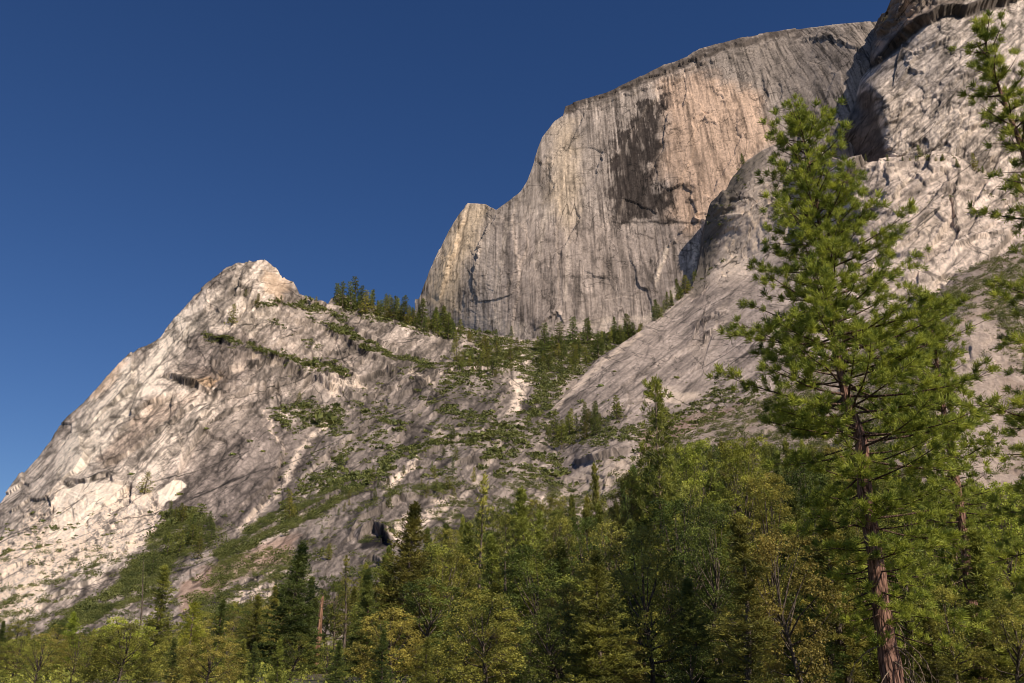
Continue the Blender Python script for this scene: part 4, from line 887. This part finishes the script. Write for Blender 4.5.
big_pine('ponderosa_pine', [(896, 690), (884, 618), (879, 582), (874, 547), (864, 500), (861, 440), (846, 400), (836, 340), (829, 300), (820, 240), (816, 200), (806, 150), (796, 116)], 45,
         [.58, .44, .41, .38, .36, .3, .24, .18, .15, .12, .09, .05, .02],
         [(116, 14, 16), (124, 30, 32), (142, 48, 52), (180, 62, 66), (210, 68, 72), (250, 74, 86), (300, 90, 116), (340, 104, 134), (400, 118, 140), (440, 115, 128), (480, 80, 105), (540, 66, 95), (600, 60, 90), (640, 50, 60)],
         101, 'giant ponderosa pine rising alone above the forest with reddish trunk', 250, 635, k=66, ln=.39, w=.022, spacing=.56, dens=.88)
big_pine('ponderosa_pine', [(985, 700), (975, 620), (966, 560), (958, 500), (948, 430), (938, 370), (925, 300)], 62, [.42, .36, .33, .3, .22, .14, .03],
         [(300, 10, 14), (330, 30, 26), (370, 48, 34), (420, 55, 42), (480, 60, 50), (560, 50, 50), (620, 20, 20)], 202, 'second ponderosa tucked against the right side of the giant pine', 150, 600, k=50, ln=.44, w=.03, spacing=.58, dens=.95)
big_pine('ponderosa_pine', [(1150, 700), (1128, 600), (1104, 430), (1080, 330), (1056, 240), (1033, 167), (1012, 114), (996, 75), (980, 25)], 27, [.36, .33, .28, .23, .16, .11, .075, .045, .015],
         [(25, 12, 14), (38, 30, 28), (60, 44, 40), (80, 50, 46), (120, 56, 50), (160, 50, 56), (200, 52, 60), (225, 86, 60), (245, 60, 70), (300, 78, 80), (380, 116, 90), (470, 132, 90), (560, 120, 80)], 303, 'near pine leaning in from the right edge with open drooping boughs', 135, 545, .3, k=70, ln=.25, w=.014, spacing=.38, sizef=1.05, dens=.95)
print('pines', round(time.time() - T0, 1))

# ------------------------------------------------------------------ trees and brush on the rock
def small_conifer(seed, H=12., Rm=2.1, leaf='fir_blue'):
    pl = Plant(seed); r = pl.r; pl.tube([[0, 0, 0], [.1, 0, H * .5], [0, 0, H]], [.25, .15, .02], 4)
    tc, td = [], []
    for i in range(46):
        t = .1 + .9 * (i / 46); z = H * t; a = i * 2.399; rr = Rm * ((1 - t) ** .7 + .08) * r.uniform(.45, 1.25) * (1 + .25 * math.sin(t * 11 + seed))
        for f in (.45, .95): pl.tuft([math.cos(a) * rr * f, math.sin(a) * rr * f, z - .12 * rr * f], [math.cos(a), math.sin(a), -.1], 1.15 - .5 * t)
    V, F = pl.needles(8, .95, .15, .9, .6, .1)
    wv, wf = pl.wood(); n = len(V)
    o = mesh('conifer', np.concatenate([V, wv]), np.concatenate([F, wf + n]), [M[leaf], M['bark_grey']], midx=np.concatenate([np.zeros(len(F)), np.ones(len(wf))]))
    return o
SM = [small_conifer(501), small_conifer(502, Rm=1.7), small_conifer(503, Rm=2.5, leaf='fir'), small_conifer(504, Rm=1.5), small_conifer(505, Rm=2.9, leaf='fir'), small_conifer(506, Rm=2.2, leaf='oak')]
def foot(patch, u, v):
    p, n, pu, pv = PATCH[patch]; i = int(np.argmin((pu - u) ** 2 + (pv - v) ** 2)); return p[i]
def conifer_on(patch, u, v, hpx, label, group, tpl=None, vary=(.55, 1.3)):
    b = foot(patch, u, v); d = b[1] * cp + b[2] * sp; H = hpx * random.uniform(*vary) * d / (FP * cp)
    o = SM[random.randrange(6) if tpl is None else tpl].copy(); o.name = 'conifer'; C.objects.link(o)
    o.location = b - np.array([0, 0, H * .05]); s = H / 12.; w_ = s * random.uniform(.85, 1.5); o.scale = (w_, w_, s); o.rotation_euler = (random.gauss(0, .05), random.gauss(0, .05), random.uniform(0, 6.28))
    tag(o, label, 'conifer', group); return o
random.seed(21)
RT = 'ridge_mountain'; SL = 'slab_mountain'
for i in range(52):   # dark row on the ridge saddle
    u = 338 + 122 * (i + random.random()) / 52; vb = float(interp(u, ridge_top)) + random.uniform(0, 10) + (5 if u > 400 else 0)
    conifer_on(RT, u, vb, random.uniform(15, 27), 'dark conifer in the thick row on the saddle between peak and dome', 'conifers on the ridge saddle')
for i in range(46):   # the hollow under the dome
    u = random.uniform(528, 642); lo = interp(u, [(528, 372), (560, 376), (600, 358), (642, 336)]); v = random.uniform(337, float(lo))
    conifer_on(RT, u, v, random.uniform(13, 24), 'conifer in the green hollow at the foot of the dome', 'conifers in the hollow below the dome')
for u, v, h in [(545, 352, 30), (557, 350, 28), (573, 345, 27), (588, 345, 28), (620, 345, 20), (634, 343, 20), (512, 336, 12)]:
    conifer_on(RT, u, v, h, 'taller spire conifer standing out of the hollow against the dome foot', 'tall spire conifers at the dome foot', 0, (1., 1.1))
for i in range(16):
    u = 654 + 44 * (i / 16) + random.uniform(-2, 2); v = float(interp(u, slab_top)) + 3
    conifer_on(SL, u, v, random.uniform(10, 19), 'conifer on the edge of the long slab below the white scar', 'conifers along the slab edge')
for i in range(40):
    u = random.uniform(448, 520); v = random.uniform(338, 378)
    conifer_on(RT, u, v, random.uniform(7, 20), 'conifer on the brushy knoll left of the hollow', 'conifers on the knoll')
for i in range(34):
    t = i / 34; u = 540 + 75 * t + random.uniform(-14, 14); v = 442 - 20 * t + random.uniform(-8, 12)
    conifer_on(SL, u, v, random.uniform(9, 24), 'dark conifer on the shelf at the foot of the long slab', 'conifers at the slab foot', random.choice([0, 2]))
for i in range(24):
    u = random.uniform(165, 215); v = random.uniform(520, 560)
    conifer_on(RT, u, v, random.uniform(12, 24), 'fir in the dark clump below the left rock-fall scars', 'firs of the clump below the scars', random.choice([0, 2]))
for i in range(40):
    u = random.uniform(280, 480); v = 560 - (u - 250) * .42 + random.uniform(-42, 34)
    conifer_on(RT, u, v, random.uniform(6, 17), 'scattered conifer on the broken aprons in the middle', 'conifers scattered over the aprons')
for i in range(26):
    u = random.uniform(880, 1020); v = 160 if u < 950 else 165 + (u - 950) * .2
    conifer_on(SL, u, v + 1, random.uniform(3, 9), 'tiny conifer on the high ledge under the buttress', 'conifers on the high ledge')
ONE = [(RT, 232, 325, 22, 'lone dark fir on the face of the left peak'), (RT, 246, 297, 8, 'small fir just under the top of the left peak'), (RT, 256, 308, 16, 'fir at the left end of the upper peak ledge'),
       (RT, 281, 303, 9, 'small fir at the middle of the upper peak ledge'), (RT, 316, 304, 9, 'fir in the notch right of the left peak'), (RT, 144, 494, 22, 'lone fir beside the white rock-fall scars'),
       (RT, 298, 405, 14, 'fir above the brush patch in the middle of the left wall'), (RT, 290, 520, 30, 'dark fir beside the pale gully track'), (RT, 339, 470, 18, 'narrow fir right of the pale gully track'),
       (SL, 741, 160, 12, 'fir on the crest of the dark rib beside the giant pine'), (SL, 921, 154, 14, 'largest fir on the high ledge'), (SL, 977, 163, 16, 'second fir on the high ledge, near the edge pine'), (SL, 866, 160, 7, 'little fir in the shaded cleft'),
       (RT, 152, 575, 26, 'fir low in the brushy gully at left'), (RT, 486, 362, 24, 'tallest fir on the brushy knoll'), (RT, 375, 500, 12, 'fir above the small dark cave')]
for pa, u, v, h, lab in ONE: conifer_on(pa, u, v, h, lab, None, None, (1., 1.05))
for o in SM: bpy.data.objects.remove(o)

# brush: uncountable chaparral that fills ledges and slopes
def shrub_unit(n, seed):
    r = np.random.default_rng(seed); d = unit(r.normal(size=(n, 3))); d[:, 2] = np.abs(d[:, 2]); c = d * r.uniform(.4, 1., (n, 1)) * np.array([1, 1, .75])
    a = unit(r.normal(size=(n, 3))); b = unit(np.cross(a, r.normal(size=(n, 3)))); l = r.uniform(.13, .32, (n, 1))
    return np.stack([c - a * l, c + b * l * .7, c + a * l, c - b * l * .7], 1).reshape(-1, 3)
SU = [shrub_unit(34, 600 + i) for i in range(6)]
def veg_density(patch, u, v, p):
    uu = u + 5 * vnoise(p / 30, 701); vv = v + 5 * vnoise(p / 30, 702); n = fbm(p / 22, 4, 703, .6)
    d = np.zeros(len(u))
    def B(pts, w, k=1.): 
        nonlocal d
        d = np.maximum(d, k * band(uu, vv, pts, w, 2.2))
    def Pm(pts, k=1., s=5):
        nonlocal d
        d = np.maximum(d, k * poly(uu, vv, pts, s))
    if patch == RT:
        B([(258, 304), (285, 303), (310, 306), (330, 312), (345, 320)], 3.5); B([(205, 336), (240, 342), (270, 352), (300, 362), (330, 366), (345, 372)], 4); B([(270, 354), (290, 366), (330, 372)], 4, .6)
        B([(310, 322), (345, 330), (370, 346), (395, 356), (428, 364)], 3.5); B([(262, 322), (285, 328)], 2.5, .7); B([(290, 338), (320, 348)], 3, .5)
        Pm([(270, 410), (300, 400), (345, 405), (345, 428), (290, 430), (272, 422)], .7); Pm([(335, 300), (400, 312), (455, 326), (500, 334), (480, 342), (430, 334), (380, 322), (340, 312)], .8)
        Pm([(470, 330), (520, 342), (650, 328), (625, 342), (600, 362), (560, 388), (525, 418), (535, 388), (510, 372), (470, 378), (445, 395), (440, 375), (470, 345)], 1.)
        Pm([(430, 385), (470, 375), (505, 378), (500, 400), (470, 400), (430, 410)], .4); B([(380, 475), (400, 452), (440, 442), (500, 438)], 6, .9); B([(340, 432), (375, 440), (400, 432)], 4, .5)
        B([(225, 558), (262, 530), (300, 515), (340, 492), (365, 478)], 10, 1.); B([(395, 494), (430, 492), (462, 486)], 4, .9); Pm([(280, 490), (310, 480), (340, 440), (360, 440), (330, 500), (285, 525)], .45)
        Pm([(165, 515), (195, 505), (222, 530), (215, 548), (180, 560), (150, 595), (100, 620), (40, 640), (60, 615), (110, 590), (140, 550), (155, 530)], 1., 6)
        B([(500, 480), (520, 440), (545, 425)], 5, .6); Pm([(210, 570), (280, 545), (310, 570), (280, 620), (200, 650), (180, 620)], .5); Pm([(420, 570), (540, 450), (620, 480), (600, 560), (440, 620)], .55)
        B([(0, 610), (30, 598)], 3, .6); B([(40, 590), (80, 575), (120, 560)], 3, .4)
        d = np.maximum(d, .34 * sstep(360, 420, v) * sstep(240, 330, u) * sstep(0, .35, n)); d = np.maximum(d, .25 * sstep(500, 560, v) * sstep(0, .35, n)); B([(395, 372), (430, 366), (470, 360)], 4, .6); B([(350, 402), (375, 418), (400, 424)], 4, .6); B([(440, 408), (480, 418), (520, 428)], 5, .7); B([(560, 392), (535, 415), (505, 440), (480, 465)], 5, .8)
    elif patch == SL:
        Pm([(690, 405), (735, 375), (765, 390), (760, 425), (640, 445), (600, 440), (620, 425)], .75); B([(490, 478), (520, 458), (550, 436), (600, 436), (640, 430)], 8, .8)
        B([(845, 161), (890, 157), (950, 155), (984, 172), (1020, 176)], 1.8, .5); Pm([(700, 250), (712, 200), (745, 165), (750, 185), (730, 225), (712, 260)], .3); B([(715, 205), (733, 180), (745, 165)], 2, .6)
        Pm([(500, 500), (640, 470), (700, 520), (600, 600), (480, 600)], .5); d = np.maximum(d, .22 * sstep(370, 420, v) * sstep(0, .35, n)); B([(930, 200), (960, 190), (990, 195), (1024, 200)], 3, .4)
        B([(690, 290), (720, 262), (735, 258)], 2, .5); B([(860, 330), (930, 300), (960, 290)], 6, .8)
    else:
        Pm([(925, 300), (955, 272), (1030, 240), (1160, 200), (1160, 330), (1010, 335), (975, 318), (940, 335)], 1.); Pm([(600, 500), (650, 450), (760, 400), (900, 330), (940, 345), (930, 480), (900, 600), (560, 600)], .75)
        Pm([(1000, 330), (1160, 330), (1160, 600), (930, 600), (960, 480), (1010, 470)], .5); d = np.maximum(d, .08)
    return d * sstep(-.5, .2, n + .3 * fbm(p / 7, 3, 705) - .12 + .38 * d)
def fine_unit(seed):
    r = np.random.default_rng(seed); n = 110; d = unit(r.normal(size=(n, 3))); d[:, 2] = np.abs(d[:, 2]); c = d * r.uniform(.35, 1., (n, 1)) * np.array([1, 1, .9])
    a = unit(r.normal(size=(n, 3))); b = unit(np.cross(a, r.normal(size=(n, 3)))); l = r.uniform(.06, .13, (n, 1))
    return np.stack([c - a * l, c + b * l * .6, c + a * l, c - b * l * .6], 1).reshape(-1, 3)
FU = [fine_unit(900 + i) for i in range(5)]
allV = []; rs = np.random.default_rng(5)
for pa, frac, size in ((RT, .17, 2.2), (SL, .14, 2.1), ('talus_hill', .17, 2.4)):
    p, n, pu, pv = PATCH[pa]
    dn = veg_density(pa, pu, pv, p); sel = rs.random(len(p)) < (dn * .35 + dn ** 2) * frac * 2.6
    q = p[sel]; d = q[:, 1] / 1000
    for b in q:
        s = size * (0.55 + .6 * b[1] / 1000) * rs.lognormal(-.3, .55); a = rs.uniform(0, 6.28); c_, s_ = math.cos(a), math.sin(a)
        U_ = (FU[rs.integers(5)] if b[1] < 700 and s > 1.1 else SU[rs.integers(6)]) * s
        allV.append(np.stack([U_[:, 0] * c_ - U_[:, 1] * s_, U_[:, 0] * s_ + U_[:, 1] * c_, U_[:, 2]], -1) + b)
print('shrubs', len(allV))
uV = []
for _ in range(4200):
    y = 38 + 320 * rs.random() ** .8; x = rs.uniform(-.66, .66) * (y + 12); U_ = FU[rs.integers(5)] * rs.uniform(.7, 1.7) * (.6 + y / 240)
    uV.append(U_ + np.array([x, y, float(ground_z(x, y))]))
V = np.concatenate(uV); o = mesh('undergrowth', V, np.arange(len(V)).reshape(-1, 4), M['oak'])
tag(o, 'tangled undergrowth on the valley floor between the trees', kind='stuff')
V = np.concatenate(allV); o = mesh('chaparral_vegetation', V, np.arange(len(V)).reshape(-1, 4), M['brush'])
tag(o, 'olive green chaparral filling the ledges and gullies of the cliffs', kind='stuff')
# single bushes dotted on bare rock, countable
bushm = mesh('bush', np.concatenate([SU[0], SU[1] * .9 + [.5, .1, 0]]), np.arange(len(SU[0]) // 4 * 8).reshape(-1, 4), M['brush'])
random.seed(9)
BU = [(SL, 676, 379, 3.5, 'small round bush alone on the long slab'), (SL, 600, 387, 4, 'bush low on the left edge of the long slab'), (SL, 614, 372, 2.5, 'tiny bush near the upper edge of the long slab'), (RT, 130, 475, 3.5, 'dark bush just left of the fir by the white scars'),
      (RT, 42, 522, 4, 'bush on the shelf left of the large white scar'), (RT, 65, 530, 3, 'bush at the foot of the large white scar'), (SL, 720, 372, 4, 'bush below the curved cracks of the long slab'), (RT, 262, 452, 3, 'bush on the grey slab left of the pale gully track'),
      (RT, 232, 455, 4, 'pair of bushes on the smooth grey wall'), (RT, 205, 430, 3, 'small bush near the diagonal overhang'), (RT, 178, 495, 4, 'bush on top of the small white scar')]
for pa, u, v, r_, lab in BU:
    b = foot(pa, u, v); s = r_ * (b[1] * cp + b[2] * sp) / FP; o = bushm.copy(); o.name = 'bush'; C.objects.link(o); o.location = b; o.scale = (s, s, s * 1.1); tag(o, lab, 'bush')
bpy.data.objects.remove(bushm)
for t in TPL.values():
    for ch in list(t.children): bpy.data.objects.remove(ch)
    bpy.data.objects.remove(t)

# ------------------------------------------------------------------ daylight
SUN_EL, SUN_AZ = 40, 143      # azimuth clockwise from the view direction
w = bpy.data.worlds.new('World'); bpy.context.scene.world = w; w.use_nodes = True
N, L = w.node_tree.nodes, w.node_tree.links
sky = N.new('ShaderNodeTexSky'); sky.sky_type = 'NISHITA'; sky.sun_disc = False; sky.sun_elevation = R(SUN_EL); sky.sun_rotation = R(SUN_AZ)
sky.altitude = 1300; sky.air_density = 1.0; sky.dust_density = .3; sky.ozone_density = 3.0
hs = N.new('ShaderNodeHueSaturation'); hs.inputs['Hue'].default_value = .511; hs.inputs['Saturation'].default_value = 1.22; hs.inputs['Value'].default_value = 1.0; L.new(sky.outputs[0], hs.inputs['Color'])
bg = N['Background']; bg.inputs[1].default_value = .075; L.new(hs.outputs[0], bg.inputs[0])
sd = bpy.data.lights.new('sun', 'SUN'); sd.energy = 4.85; sd.angle = R(.5); sd.color = (1, .9, .76)
so = bpy.data.objects.new('sun', sd); C.objects.link(so); so.rotation_euler = (R(90 - SUN_EL), 0, R(180 - SUN_AZ)); so.location = (0, 0, 50)
# sun sits toward (sin az, cos az): rotate the lamp so it shines from there
from mathutils import Vector
dirv = Vector((math.sin(R(SUN_AZ)) * math.cos(R(SUN_EL)), math.cos(R(SUN_AZ)) * math.cos(R(SUN_EL)), math.sin(R(SUN_EL))))
so.rotation_euler = dirv.to_track_quat('Z', 'Y').to_euler()
sc = bpy.context.scene
sc.view_settings.view_transform = 'Standard'; sc.view_settings.look = 'None'; sc.view_settings.exposure = 0; sc.view_settings.gamma = 1
sc.cycles.filter_width = 1.0; sc.cycles.max_bounces = 6; sc.cycles.transmission_bounces = 4; sc.cycles.transparent_max_bounces = 4
print('done', round(time.time() - T0, 1))
